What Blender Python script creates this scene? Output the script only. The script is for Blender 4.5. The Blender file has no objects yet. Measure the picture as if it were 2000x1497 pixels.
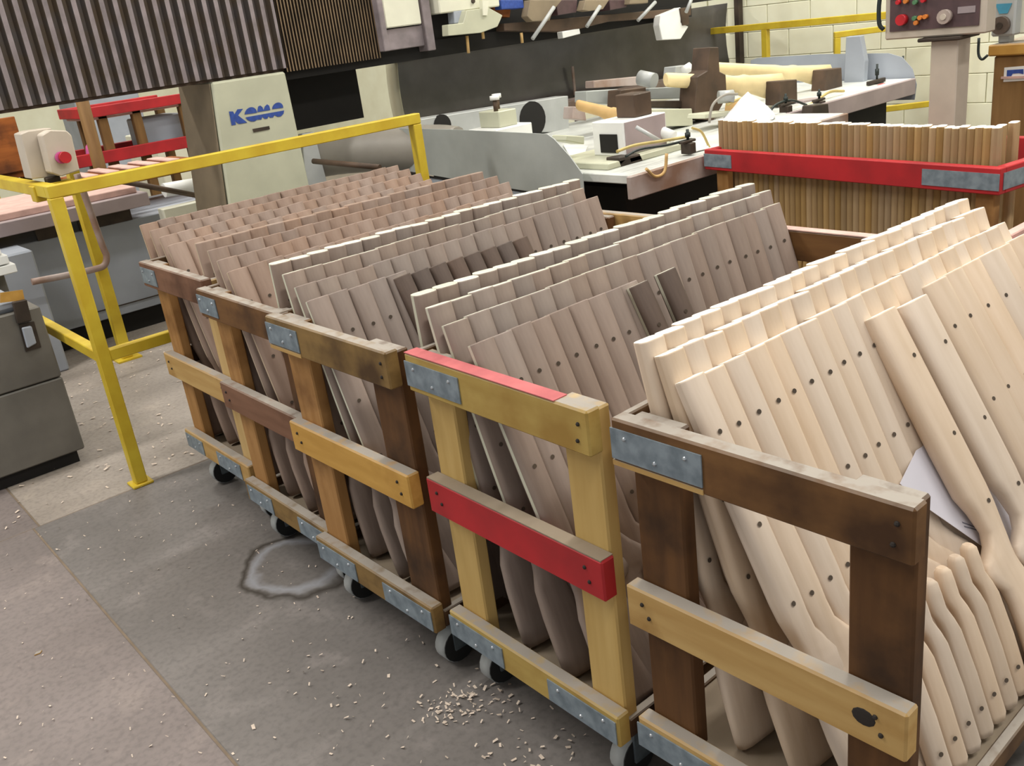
import bpy, bmesh, math, random
from mathutils import Matrix, Vector
random.seed(7)
# ------------------------------------------------------------------ camera
R = Matrix(((0.75144556, 0.32569292, -0.57380632), (-0.64835513, 0.20325685, -0.73370449), (-0.12233229, 0.92336925, 0.36390113)))
F, CX, CY, H = 1825.33, 1000.0, 748.5, 1.6
scn = bpy.context.scene
cam = bpy.data.objects.new('camera', bpy.data.cameras.new('camera'))
scn.collection.objects.link(cam)
cam.matrix_world = Matrix.Translation((0, 0, H)) @ R.normalized().to_4x4()
cam.data.sensor_width = 36.0
cam.data.lens = F / 2000 * 36
cam.data.clip_start = 0.02
scn.camera = cam
# ------------------------------------------------------------------ world, lamps, exposure
w = bpy.data.worlds.new('world'); scn.world = w; w.use_nodes = True
w.node_tree.nodes['Background'].inputs[0].default_value = (0.95, 0.98, 1.0, 1)
w.node_tree.nodes['Background'].inputs[1].default_value = 0.52
def area(name, loc, sx, sy, power, col=(1.0, 0.975, 0.93), rot=(0, 0, 0)):
    l = bpy.data.lights.new(name, 'AREA'); l.shape = 'RECTANGLE'; l.size = sx; l.size_y = sy; l.energy = power; l.color = col
    o = bpy.data.objects.new(name, l); scn.collection.objects.link(o); o.location = loc; o.rotation_euler = rot
    return o
for (x, y, p) in ((0.6, -0.8, 60), (3.4, -1.2, 90), (1.2, 2.4, 55), (3.9, 1.6, 50), (5.9, 3.0, 120), (4.6, 5.4, 40), (0.6, 6.9, 90), (-1.6, 4.4, 150), (3.6, 9.2, 110)):
    area('tube_and_fill_lamp', (x, y, 4.6), 2.4, 0.35, p)  # unseen overhead tubes; the leftmost is fill added to brighten the machine side
scn.view_settings.view_transform = 'Standard'
scn.view_settings.look = 'None'
scn.view_settings.exposure = 0.22
scn.view_settings.gamma = 1.0
scn.view_settings.use_curve_mapping = False
# ------------------------------------------------------------------ helpers
def ray(px, py): return R @ Vector((px - CX, CY - py, -F))
def at(px, py, ax, v):
    """The world point seen at a photo pixel on the plane x, y or z = v."""
    d = ray(px, py); i = 'xyz'.index(ax); o = (0, 0, H)[i]
    return Vector((0, 0, H)) + d * ((v - o) / d[i])
def lin(c): return tuple(((x / 255) / 12.92 if x <= 10 else (((x / 255) + 0.055) / 1.055) ** 2.4) for x in c) + (1,)
def newmat(name):
    m = bpy.data.materials.new(name); m.use_nodes = True
    return m, m.node_tree, m.node_tree.nodes['Principled BSDF']
def mixc(nt, a, b, fac):
    n = nt.nodes.new('ShaderNodeMix'); n.data_type = 'RGBA'
    for s, v in ((n.inputs[6], a), (n.inputs[7], b), (n.inputs[0], fac)):
        if hasattr(v, 'is_output'): nt.links.new(v, s)
        elif v is not None: s.default_value = v
    return n.outputs[2]
def ramp(nt, src, p0, p1):
    n = nt.nodes.new('ShaderNodeMapRange'); n.inputs[1].default_value = p0; n.inputs[2].default_value = p1
    nt.links.new(src, n.inputs[0]); return n.outputs[0]
def noise(nt, scale, vec=(1, 1, 1), detail=4, coord='Object'):
    tc = nt.nodes.new('ShaderNodeTexCoord'); mp = nt.nodes.new('ShaderNodeMapping'); mp.inputs['Scale'].default_value = vec
    nt.links.new(tc.outputs[coord], mp.inputs[0]); n = nt.nodes.new('ShaderNodeTexNoise')
    n.inputs['Scale'].default_value = scale; n.inputs['Detail'].default_value = detail
    nt.links.new(mp.outputs[0], n.inputs[0]); return n
def bump(nt, b, src, s, d=0.01):
    n = nt.nodes.new('ShaderNodeBump'); n.inputs['Strength'].default_value = s; n.inputs['Distance'].default_value = d
    nt.links.new(src, n.inputs['Height']); nt.links.new(n.outputs[0], b.inputs['Normal'])
def wood(name, c1, c2, axis='y', rough=0.75, dust=None, tint=0.0, scale=9, dark=None, spec=0.3):
    m, nt, b = newmat(name)
    v = {'x': (0.12, 1, 1), 'y': (1, 0.12, 1), 'z': (1, 1, 0.12)}[axis]
    n = noise(nt, scale * 3, v, 5)
    col = mixc(nt, lin(c1), lin(c2), ramp(nt, n.outputs[0], 0.3, 0.7))
    if dark:
        n2 = noise(nt, scale * 0.55, (1, 1, 1), 5)
        col = mixc(nt, col, lin(dark), ramp(nt, n2.outputs[0], 0.5, 0.68))
    if tint:
        oi = nt.nodes.new('ShaderNodeObjectInfo'); hs = nt.nodes.new('ShaderNodeHueSaturation')
        vr = nt.nodes.new('ShaderNodeMapRange'); vr.inputs[3].default_value = 1 - tint; vr.inputs[4].default_value = 1 + tint
        nt.links.new(oi.outputs['Random'], vr.inputs[0]); nt.links.new(vr.outputs[0], hs.inputs['Value'])
        sr = nt.nodes.new('ShaderNodeMath'); sr.operation = 'MULTIPLY'; sr.inputs[1].default_value = 7.31
        fr = nt.nodes.new('ShaderNodeMath'); fr.operation = 'FRACT'
        nt.links.new(oi.outputs['Random'], sr.inputs[0]); nt.links.new(sr.outputs[0], fr.inputs[0])
        s2 = nt.nodes.new('ShaderNodeMapRange'); s2.inputs[3].default_value = 0.85; s2.inputs[4].default_value = 1.15
        nt.links.new(fr.outputs[0], s2.inputs[0]); nt.links.new(s2.outputs[0], hs.inputs['Saturation'])
        nt.links.new(col, hs.inputs['Color']); col = hs.outputs[0]
    if dust:
        g = nt.nodes.new('ShaderNodeNewGeometry'); sp = nt.nodes.new('ShaderNodeSeparateXYZ')
        nt.links.new(g.outputs['Normal'], sp.inputs[0])
        n3 = noise(nt, 25, (1, 1, 1), 4)
        mu = nt.nodes.new('ShaderNodeMath'); mu.operation = 'MULTIPLY'
        nt.links.new(ramp(nt, sp.outputs[2], 0.6, 0.95), mu.inputs[0]); nt.links.new(ramp(nt, n3.outputs[0], 0.1, 0.5), mu.inputs[1])
        col = mixc(nt, col, lin(dust), mu.outputs[0])
    nt.links.new(col, b.inputs['Base Color']); b.inputs['Roughness'].default_value = rough
    b.inputs['Specular IOR Level'].default_value = spec
    bump(nt, b, n.outputs[0], 0.25, 0.004)
    return m
def plain(name, c, rough=0.5, metal=0.0, var=0.12, scale=12, c2=None, emit=None, bmp=0.0, spec=0.5):
    m, nt, b = newmat(name)
    n = noise(nt, scale, (1, 1, 1), 4)
    d = c2 or tuple(max(0, x * (1 - var)) for x in c)
    nt.links.new(mixc(nt, lin(c), lin(d), ramp(nt, n.outputs[0], 0.35, 0.65)), b.inputs['Base Color'])
    b.inputs['Roughness'].default_value = rough; b.inputs['Metallic'].default_value = metal
    b.inputs['Specular IOR Level'].default_value = spec
    if bmp: bump(nt, b, n.outputs[0], bmp)
    if emit: b.inputs['Emission Color'].default_value = lin(c); b.inputs['Emission Strength'].default_value = emit
    return m
def link(name, me, mats, parent=None, smooth=False):
    if isinstance(me, bmesh.types.BMesh):
        bm = me; me = bpy.data.meshes.new(name); bm.to_mesh(me); bm.free()
    if mats is not None and not len(me.materials):
        for m in (mats if isinstance(mats, (list, tuple)) else [mats]): me.materials.append(m)
    if smooth: me.shade_smooth()
    o = bpy.data.objects.new(name, me); scn.collection.objects.link(o)
    if parent: o.parent = parent
    return o
def tag(o, label=None, cat=None, group=None, kind=None):
    for k, v in (('label', label), ('category', cat), ('group', group), ('kind', kind)):
        if v: o[k] = v
    return o
def empty(name, label, cat, loc=(0, 0, 0), rz=0, group=None):
    o = bpy.data.objects.new(name, None); scn.collection.objects.link(o); o.location = loc; o.rotation_euler = (0, 0, rz)
    o.empty_display_size = 0.1
    return tag(o, label, cat, group)
def bx(bm, x0, x1, y0, y1, z0, z1, bev=0.0, mi=0, M=None):
    r = bmesh.ops.create_cube(bm, size=1)
    vs = r['verts']
    for v in vs:
        v.co = Vector(((x0 + x1) / 2 + v.co.x * (x1 - x0), (y0 + y1) / 2 + v.co.y * (y1 - y0), (z0 + z1) / 2 + v.co.z * (z1 - z0)))
        if M: v.co = M @ v.co
    fs = set(f for v in vs for f in v.link_faces)
    for f in fs: f.material_index = mi
    if bev:
        es = list(set(e for v in vs for e in v.link_edges))
        bmesh.ops.bevel(bm, geom=es, offset=bev, segments=1, affect='EDGES')
    return bm
def box(name, m, parent, x0, x1, y0, y1, z0, z1, bev=0.004, M=None):
    return link(name, bx(bmesh.new(), min(x0, x1), max(x0, x1), min(y0, y1), max(y0, y1), min(z0, z1), max(z0, z1), bev, 0, M), m, parent)
def tube(bm, pts, r, n=10, mi=0, caps=True, r2=None):
    pts = [Vector(p) for p in pts]; rings = []
    up = None
    for i, p in enumerate(pts):
        d = (pts[min(i + 1, len(pts) - 1)] - pts[max(i - 1, 0)]).normalized()
        if up is None:
            up = Vector((0, 0, 1)) if abs(d.z) < 0.9 else Vector((1, 0, 0))
        s = d.cross(up).normalized(); t = s.cross(d).normalized(); up = t
        rr = r if r2 is None else r + (r2 - r) * i / (len(pts) - 1)
        rings.append([bm.verts.new(p + s * rr * math.cos(a) + t * rr * math.sin(a)) for a in [2 * math.pi * k / n for k in range(n)]])
    for a, b in zip(rings, rings[1:]):
        for k in range(n):
            f = bm.faces.new((a[k], a[(k + 1) % n], b[(k + 1) % n], b[k])); f.material_index = mi; f.smooth = True
    if caps:
        for rg in (rings[0][::-1], rings[-1]):
            f = bm.faces.new(rg); f.material_index = mi
    return bm
def pipe(name, m, parent, pts, r, n=10, r2=None):
    return link(name, tube(bmesh.new(), pts, r, n, r2=r2), m, parent)
def smoothpath(pts, k=6):
    """Catmull-Rom curve through points."""
    P = [Vector(p) for p in pts]; P = [2 * P[0] - P[1]] + P + [2 * P[-1] - P[-2]]; out = []
    for i in range(1, len(P) - 2):
        for j in range(k):
            t = j / k; a, b, c, d = P[i - 1:i + 3]
            out.append(0.5 * ((2 * b) + (c - a) * t + (2 * a - 5 * b + 4 * c - d) * t * t + (3 * b - a - 3 * c + d) * t ** 3))
    return out + [P[-2]]
def prism(name, m, parent, pts, ext, bev=0.0):
    """A polygon of world points extruded by the vector ext."""
    bm = bmesh.new(); vs = [bm.verts.new(p) for p in pts]; f = bm.faces.new(vs)
    r = bmesh.ops.extrude_face_region(bm, geom=[f])
    for v in r['geom']:
        if isinstance(v, bmesh.types.BMVert): v.co += Vector(ext)
    bmesh.ops.recalc_face_normals(bm, faces=bm.faces)
    if bev: bmesh.ops.bevel(bm, geom=bm.edges[:], offset=bev, segments=1, affect='EDGES')
    return link(name, bm, m, parent)
def slab(name, m, parent, pix, ax, v, depth, bev=0.0):
    e = {'x': (depth, 0, 0), 'y': (0, depth, 0), 'z': (0, 0, -depth)}[ax]
    return prism(name, m, parent, [at(a, b, ax, v) for a, b in pix], e, bev)
# ------------------------------------------------------------------ materials
def concrete(name, c1, c2, c3, stain=False, joint=False):
    m, nt, b = newmat(name)
    n1 = noise(nt, 1.6, (1, 1, 1), 6); n2 = noise(nt, 55, (1, 1, 1), 3); n3 = noise(nt, 6, (1, 1, 1), 6)
    col = mixc(nt, lin(c1), lin(c2), ramp(nt, n1.outputs[0], 0.35, 0.65))
    col = mixc(nt, col, lin(c3), ramp(nt, n3.outputs[0], 0.55, 0.75))
    sp = nt.nodes.new('ShaderNodeMath'); sp.operation = 'MULTIPLY'; sp.inputs[1].default_value = 0.45
    nt.links.new(ramp(nt, n2.outputs[0], 0.45, 0.7), sp.inputs[0])
    col = mixc(nt, col, lin(tuple(x * 0.72 for x in c1)), sp.outputs[0])
    if stain:
        tc = nt.nodes.new('ShaderNodeTexCoord'); add = nt.nodes.new('ShaderNodeVectorMath'); add.operation = 'ADD'
        nn = noise(nt, 7, (1, 1, 1), 3); sc = nt.nodes.new('ShaderNodeVectorMath'); sc.operation = 'SCALE'; sc.inputs['Scale'].default_value = 0.14
        nt.links.new(nn.outputs['Color'], sc.inputs[0]); nt.links.new(tc.outputs['Object'], add.inputs[0]); nt.links.new(sc.outputs[0], add.inputs[1])
        mp = nt.nodes.new('ShaderNodeMapping'); mp.inputs['Location'].default_value = (-1.12, -2.68 * 0.8, 0); mp.inputs['Scale'].default_value = (1, 0.8, 0)
        nt.links.new(add.outputs[0], mp.inputs[0]); ln = nt.nodes.new('ShaderNodeVectorMath'); ln.operation = 'LENGTH'
        nt.links.new(mp.outputs[0], ln.inputs[0])
        def band(c, wd):
            s = nt.nodes.new('ShaderNodeMath'); s.operation = 'SUBTRACT'; s.inputs[1].default_value = c
            a = nt.nodes.new('ShaderNodeMath'); a.operation = 'ABSOLUTE'
            nt.links.new(ln.outputs['Value'], s.inputs[0]); nt.links.new(s.outputs[0], a.inputs[0])
            return ramp(nt, a.outputs[0], wd, 0.0)
        col = mixc(nt, col, lin((146, 146, 150)), band(0.135, 0.025))
        col = mixc(nt, col, lin((62, 56, 50)), band(0.17, 0.02))
    nt.links.new(col, b.inputs['Base Color']); b.inputs['Roughness'].default_value = 0.55; b.inputs['Specular IOR Level'].default_value = 0.35
    bump(nt, b, n2.outputs[0], 0.2, 0.003)
    return m
M = {}
M['concrete'] = concrete('concrete', (126, 120, 116), (111, 106, 102), (136, 129, 125), stain=True)
M['concrete_light'] = concrete('concrete_light', (164, 154, 144), (148, 138, 128), (172, 160, 148))
M['concrete_left'] = concrete('concrete_left', (136, 125, 121), (120, 111, 107), (146, 134, 128))
M['joint'] = plain('joint_dirt', (130, 114, 96), 0.9)
DU = (158, 150, 140)
M['dark_y'] = wood('dark_board', (100, 68, 38), (124, 88, 50), 'y', 0.7, DU, dark=(70, 46, 26))
M['dark_z'] = wood('dark_post_wood', (82, 54, 30), (106, 72, 40), 'z', 0.7, DU, dark=(54, 36, 22))
M['rust_y'] = wood('reddish_board', (112, 78, 58), (132, 96, 74), 'y', 0.75, DU, dark=(84, 56, 40))
M['olive_y'] = wood('weathered_board', (122, 96, 56), (146, 116, 68), 'y', 0.75, DU, dark=(80, 58, 34))
M['tan_y'] = wood('tan_board', (196, 162, 104), (176, 138, 80), 'y', 0.7, DU, dark=(150, 112, 60))
M['tan_x'] = wood('tan_side_board', (176, 146, 96), (150, 118, 70), 'x', 0.7, DU, dark=(120, 88, 50))
M['tan_z'] = wood('tan_post_wood', (206, 176, 122), (188, 154, 98), 'z', 0.7, DU)
M['orange_z'] = wood('orange_post_wood', (178, 134, 82), (156, 112, 62), 'z', 0.7, DU, dark=(120, 82, 44))
M['yellow_y'] = wood('yellow_board', (190, 162, 92), (172, 142, 74), 'y', 0.7, DU, dark=(160, 126, 62))
M['yellow_z'] = wood('yellow_post_wood', (204, 172, 108), (190, 156, 92), 'z', 0.7, DU)
M['gold_y'] = wood('golden_board', (206, 160, 82), (188, 142, 66), 'y', 0.7, DU, dark=(170, 124, 54))
M['dark_x'] = wood('dark_side_board', (96, 70, 46), (116, 88, 58), 'x', 0.7, DU, dark=(60, 40, 26))
M['red'] = plain('red_paint', (178, 34, 38), 0.6, 0, 0.15, 8)
M['red_y'] = plain('red_paint_dark', (186, 32, 38), 0.6, 0, 0.2, 5)
M['pink_top'] = plain('worn_red_paint', (196, 104, 104), 0.75, 0, 0.1, 14, c2=(176, 90, 92))
M['pinkish'] = plain('faded_pink_wood', (214, 176, 164), 0.75, 0, 0.1, 14)
M['zinc'] = plain('galvanised_steel', (142, 154, 162), 0.5, 0.2, 0.2, 30, c2=(112, 124, 132))
M['zinc2'] = plain('dull_steel', (104, 112, 116), 0.55, 0.35, 0.2, 30, c2=(78, 88, 92))
M['screw'] = plain('screw_steel', (196, 200, 204), 0.3, 0.8)
M['nail'] = plain('dark_nail', (40, 32, 26), 0.7)
M['ply'] = wood('dusty_plywood', (150, 138, 118), (130, 116, 96), 'x', 0.9, (146, 132, 114))
M['rubber'] = plain('black_rubber', (26, 25, 24), 0.7)
M['tread_lit'] = plain('lit_tyre_tread', (176, 178, 176), 0.6)  # light falling on the wheel tread is put into its pale colour
M['yellow'] = plain('yellow_paint', (214, 188, 52), 0.5, 0, 0.1, 10, c2=(200, 168, 40))
def stockmat(name, c1, c2, tint, rough=0.62):
    return wood(name, c1, c2, 'z', rough, None, tint, 14, spec=0.35)
M['pale'] = stockmat('pale_maple', (213, 193, 172), (201, 179, 155), 0.07)
M['pale_end'] = stockmat('pale_maple_sawn_end', (252, 250, 240), (246, 240, 226), 0.02)
M['walnut'] = stockmat('dusty_walnut', (154, 138, 127), (134, 118, 108), 0.1)
M['walnut_warm'] = stockmat('dusty_warm_walnut', (160, 138, 123), (138, 115, 100), 0.1)
M['walnut_dark'] = stockmat('dark_walnut', (104, 88, 78), (82, 68, 60), 0.1)
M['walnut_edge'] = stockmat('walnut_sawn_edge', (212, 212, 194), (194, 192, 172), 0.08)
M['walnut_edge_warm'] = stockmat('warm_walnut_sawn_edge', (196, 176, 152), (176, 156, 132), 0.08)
M['blank'] = stockmat('beech_blank', (170, 142, 100), (148, 120, 82), 0.2)
M['hole'] = plain('screw_hole_dark', (84, 72, 60), 0.9)
M['beige'] = plain('beige_enamel', (196, 196, 172), 0.45, 0, 0.05, 6)
M['beige_brown'] = plain('brownish_beige_enamel', (146, 130, 106), 0.6, 0, 0.15, 5)
M['cream'] = plain('cream_enamel', (232, 230, 210), 0.4, 0, 0.05, 5)
M['white'] = plain('white_enamel', (238, 238, 234), 0.45, 0, 0.04, 5)
M['grey'] = plain('grey_enamel', (168, 172, 168), 0.5, 0, 0.1, 4)
M['bluegrey'] = plain('blue_grey_enamel', (164, 170, 180), 0.5, 0, 0.08, 3)
M['lightgrey'] = plain('light_grey_steel', (182, 184, 182), 0.45, 0.1, 0.08, 6)
M['bedtop'] = plain('aluminium_table', (226, 228, 222), 0.4, 0.1, 0.12, 6)
M['fascia'] = plain('table_edge_paint', (178, 164, 158), 0.5, 0, 0.1, 5, c2=(140, 110, 92))
M['darksteel'] = plain('dark_steel', (70, 58, 48), 0.6, 0.2, 0.3, 10)
M['brownsteel'] = plain('brown_primer_steel', (92, 72, 56), 0.6, 0.1, 0.25, 8)
M['black'] = plain('black_shade', (18, 14, 10), 0.8)
M['hood'] = plain('dark_plastic_hood', (100, 96, 96), 0.3, 0, 0.15, 4, c2=(80, 78, 76))
M['hood_sheen'] = plain('hood_painted_sheen', (196, 190, 160), 0.4, 0, 0.06, 4)  # sheen on the hood's left end, painted in as cream
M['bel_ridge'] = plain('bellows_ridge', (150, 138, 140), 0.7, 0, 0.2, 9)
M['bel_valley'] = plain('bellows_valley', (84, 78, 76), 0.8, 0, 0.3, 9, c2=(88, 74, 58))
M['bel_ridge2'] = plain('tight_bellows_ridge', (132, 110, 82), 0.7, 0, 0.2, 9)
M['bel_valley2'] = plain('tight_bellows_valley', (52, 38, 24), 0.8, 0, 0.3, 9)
M['blue'] = plain('blue_print', (52, 82, 164), 0.5, 0, 0.15, 60)
M['logo_white'] = plain('white_print', (228, 228, 218), 0.5)
M['redplastic'] = plain('red_plastic', (198, 30, 40), 0.35)
M['orangeplastic'] = plain('orange_lamp', (222, 130, 50), 0.35)
M['greenplastic'] = plain('green_lamp', (84, 132, 92), 0.35)
M['panel'] = plain('dark_control_panel', (86, 64, 66), 0.5, 0, 0.15, 20)
M['knob'] = plain('grey_knob', (176, 160, 150), 0.4)
M['darkknob'] = plain('dark_knob', (92, 78, 68), 0.5)
M['cable'] = plain('black_cable', (28, 40, 38), 0.5)
M['boxbeige'] = plain('beige_switch_box', (196, 184, 168), 0.5, 0, 0.06, 8)
M['cabinet'] = plain('olive_grey_cabinet', (112, 108, 100), 0.55, 0, 0.12, 6)
M['brown'] = wood('brown_cabinet_wood', (142, 108, 66), (124, 92, 54), 'z', 0.7)
M['rawpost'] = wood('raw_brown_post', (128, 96, 56), (104, 76, 42), 'z', 0.7)
M['orangewood'] = wood('orange_brown_board', (158, 92, 40), (120, 66, 28), 'x', 0.7, dark=(90, 50, 24))
M['workwood'] = plain('bright_maple_workpiece', (244, 222, 170), 0.55, 0, 0.06, 9)
M['tanwork'] = plain('tan_workpiece', (206, 168, 108), 0.55, 0, 0.08, 9)
M['duct'] = plain('grey_duct', (150, 144, 134), 0.5, 0, 0.1, 5)
M['paper'] = plain('white_paper', (212, 208, 216), 0.7, 0, 0.02, 5)
M['ink'] = plain('grey_ink', (120, 120, 132), 0.8)
M['pinkcloth'] = plain('pink_cloth', (214, 96, 160), 0.8)
M['cloth'] = plain('white_cloth', (240, 240, 244), 0.8)
M['chips'] = plain('wood_shavings', (228, 210, 192), 0.9, 0, 0.1, 40)
M['teal'] = plain('teal_label', (70, 150, 180), 0.5)
M['screen'] = plain('blue_grey_screen', (84, 108, 128), 0.3)
M['pinksteel'] = plain('pink_grey_steel', (172, 156, 156), 0.5, 0, 0.08, 6)
M['redhose'] = plain('red_hose', (206, 52, 62), 0.5)
M['yelhose'] = plain('straw_hose', (200, 178, 110), 0.5)
def wallmat():
    m, nt, b = newmat('cream_block_paint')
    tc = nt.nodes.new('ShaderNodeTexCoord'); n = noise(nt, 4, (1, 1, 1), 4)
    nt.links.new(mixc(nt, lin((240, 240, 216)), lin((232, 230, 204)), ramp(nt, n.outputs[0], 0.35, 0.65)), b.inputs['Base Color'])
    b.inputs['Roughness'].default_value = 0.8
    return m
M['wall'] = wallmat()
M['mortar'] = plain('painted_mortar', (226, 225, 203), 0.9)
M['ceiling'] = plain('ceiling_paint', (222, 220, 210), 0.9)
# ------------------------------------------------------------------ the setting
fl = tag(box('floor', M['joint'], None, -6, 12, -6, 14, -0.2, -0.002, 0), kind='structure')
def slabf(x0, x1, y0, y1, m): return box('concrete_slab', m, fl, x0, x1, y0, y1, -0.15, 0.0, 0.003)
J = 0.0025
slabf(-6, 0.497 - J, -6, 3.72 - J, M['concrete_left'])
slabf(0.497 + J, 6, -6, 3.72 - J, M['concrete'])
slabf(6 + J, 12, -6, 3.72 - J, M['concrete'])
slabf(-6, 0.52 - J, 3.72 + J, 14, M['concrete_left'])
slabf(0.52 + J, 12, 3.72 + J, 14, M['concrete_light'])
tag(box('ceiling', M['ceiling'], None, -6, 12, -6, 14, 5.0, 5.2, 0), kind='structure')
tag(box('wall_back', M['wall'], None, -6, 12, 13.6, 13.8, 0, 5, 0), kind='structure')
wr = tag(box('wall_right', M['mortar'], None, 7.025, 7.3, -6, 13.6, 0, 5, 0), kind='structure')
bme = bpy.data.meshes.new('block'); b_ = bx(bmesh.new(), 7.0, 7.03, -0.198, 0.198, 0.0, 0.2, 0.004); b_.to_mesh(bme); b_.free(); bme.materials.append(M['wall'])
for r in range(11):                       # the courses that show, single blocks
    for k in range(9):
        o = bpy.data.objects.new('block', bme); scn.collection.objects.link(o); o.parent = wr
        o.location = (0, 1.9 + 0.402 * k + (0.2 if r % 2 else 0), 0.203 * r + 0.002)
bb = bmesh.new()
bx(bb, 7.0, 7.03, -6, 1.69, 0, 5); bx(bb, 7.0, 7.03, 5.53, 13.6, 0, 5); bx(bb, 7.0, 7.03, 1.69, 5.53, 2.24, 5)
tag(link('block_courses', bb, M['wall'], wr), kind='stuff')
# ------------------------------------------------------------------ cart builder
screw_me = bpy.data.meshes.new('screw'); s_ = bmesh.new()
bmesh.ops.create_uvsphere(s_, u_segments=8, v_segments=4, radius=0.0045); s_.to_mesh(screw_me); s_.free(); screw_me.materials.append(M['screw'])
nail_me = screw_me.copy(); nail_me.materials.clear(); nail_me.materials.append(M['nail'])
def dots(me, nm, parent, pts):
    for p in pts:
        o = bpy.data.objects.new(nm, me); scn.collection.objects.link(o); o.parent = parent; o.location = p
def caster(parent, x, y, zc):
    c = link('caster', bx(bx(bx(bmesh.new(), x - .045, x + .045, y - .04, y + .04, zc - .012, zc, .002), x - .02, x + .03, y - .030, y - .024, .045, zc - .01), x - .02, x + .03, y + .024, y + .030, .045, zc - .01), M['zinc2'], parent)
    bm = bmesh.new(); tube(bm, [(x, y - .02, .052), (x, y + .02, .052)], .052, 20)
    link('wheel', bm, M['tread_lit'], c)
    bm = bmesh.new(); tube(bm, [(x, y + .0202, .052), (x, y + .0225, .052)], .050, 20); tube(bm, [(x, y - .0225, .052), (x, y - .0202, .052)], .050, 20)
    link('wheel_side', bm, M['rubber'], c)
    return c
TH = 0.036
DROP = .062
def cart(label, q, L, mt, mm, mb, mpl, mpr, plates_top, plates_bot, mside, mfar, group, postw=(0.1, 0.1), inset=(.012, .012), side=True, bottoms=True):
    x, y, a, wd, zt, zm, zb = q
    t = empty('stock_cart', label, 'cart', (x, y, 0), a, group)
    W = -wd; h = 0.093
    tr = box('top_rail', mt, t, 0, TH, W, 0, zt - h, zt, .004)
    mr = box('middle_rail', mm, t, 0, TH, W, 0, zm - h, zm, .004)
    br = box('bottom_rail', mb, t, 0, TH, W, 0, zb - 0.08, zb, .004)
    il, ir = inset
    box('post', mpl, t, TH, 2 * TH, -il - postw[0], -il, zb - 0.08, zt - 0.01, .004)
    box('post', mpr, t, TH, 2 * TH, W + ir, W + ir + postw[1], zb - 0.08, zt - 0.01, .004)
    for (rail, z0, z1, spans) in ((tr, zt - .078, zt - .018, plates_top), (br, zb - .072, zb - .014, plates_bot)):
        for (y0, y1) in spans:
            p = box('steel_plate', M['zinc'], rail, -0.003, -0.0003, -y1, -y0, z0, z1, 0)
            n = 3 if y1 - y0 > .12 else 2
            for k in range(n):
                yy = -y0 - (y1 - y0) * (k + .5) / n
                o = bpy.data.objects.new('screw', screw_me); scn.collection.objects.link(o); o.parent = t; o.location = (-0.003, yy, z0 + (.016 if k % 2 else .045))
    dots(nail_me, 'nail', t, [(-.0005, W + .025, zt - .03), (-.0005, W + .03, zt - .065), (-.0005, W + .05, zm - .03), (-.0005, W + .04, zm - .06), (-.0005, -.04, zm - .03), (-.0005, -.055, zm - .055)])
    # far end
    box('top_rail', mfar, t, L - TH, L, W, 0, zt - h, zt - .004, .004)
    box('middle_rail', M['dark_y'], t, L - TH, L, W, 0, zm - h, zm, .004)
    box('bottom_rail', M['dark_y'], t, L - TH, L, W, 0, zb - 0.08, zb, .004)
    box('post', M['dark_z'], t, L - 2 * TH, L - TH, -il - .09, -il, zb - 0.08, zt - 0.01, .004)
    box('post', M['dark_z'], t, L - 2 * TH, L - TH, W + ir, W + ir + .09, zb - 0.08, zt - 0.01, .004)
    # deck and left side
    box('deck', M['ply'], t, TH + .001, L - TH - .001, W + .004, -.004, zb - DROP - .016, zb - DROP, .002)
    box('side_rail', mside, t, TH, L - TH, W + .002, W + .024, zb - .078, zb - .03, .003)
    if side:
        box('side_rail', mside, t, TH, L - TH, -.012, 0.006, zt - .025, zt - .004, .003)
        box('side_rail', mside, t, 2 * TH, L - 2 * TH, -.020, 0, zm - .07, zm, .003)
    box('side_rail', mside, t, TH, L - TH, -.024, -.002, zb - .078, zb - .03, .003)
    if bottoms:
        for cx_ in (.09, L - .1):
            for cy_ in (-.06, W + .06): caster(t, cx_, cy_, zb - .08)
    return t
QA = (1.084, 3.505, 0, .569, .93, .573, .253); QB = (1.045, 2.892, 0, .569, .92, .601, .237)
QC = (1.013, 2.342, .012, .587, .927, .612, .233); QD = (1.046, 1.717, -.007, .587, .927, .611, .234); QE = (1.06, 1.09, .02, .556, .92, .571, .254)
GC = 'wooden stock carts in a row'
cA = cart('farthest wooden cart of the row, brown top rail, tan middle rail', QA, 1.30, M['rust_y'], M['tan_y'], M['tan_y'], M['orange_z'], M['tan_z'], [(.01, .15)], [(.01, .17), (.3, .5)], M['dark_x'], M['tan_y'], GC)
cB = cart('second farthest wooden cart, dark top rail and reddish brown middle rail', QB, 1.32, M['dark_y'], M['rust_y'], M['olive_y'], M['orange_z'], M['dark_z'], [(.0, .14)], [(.02, .2), (.38, .56)], M['dark_x'], M['tan_y'], GC)
cC = cart('middle wooden cart of the row, weathered dark rail over golden middle rail', QC, 1.33, M['olive_y'], M['gold_y'], M['olive_y'], M['orange_z'], M['dark_z'], [(.0, .17)], [(.01, .22), (.36, .58)], M['dark_x'], M['tan_y'], GC, (.12, .13))
cD = cart('light wooden cart with a bright red middle rail', QD, 1.30, M['yellow_y'], M['red_y'], M['yellow_y'], M['yellow_z'], M['yellow_z'], [(.0, .20)], [(.0, .21), (.37, .58)], M['dark_x'], M['dark_y'], GC)
DROP = .037
cE = cart('nearest cart, dark brown rails and posts, tan knotty middle rail', QE, 1.34, M['dark_y'], M['tan_y'], M['tan_y'], M['dark_z'], M['dark_z'], [(.0, .20)], [(.0, .22), (.3, .52)], M['dark_x'], M['dark_y'], GC, (.11, .105))
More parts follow.
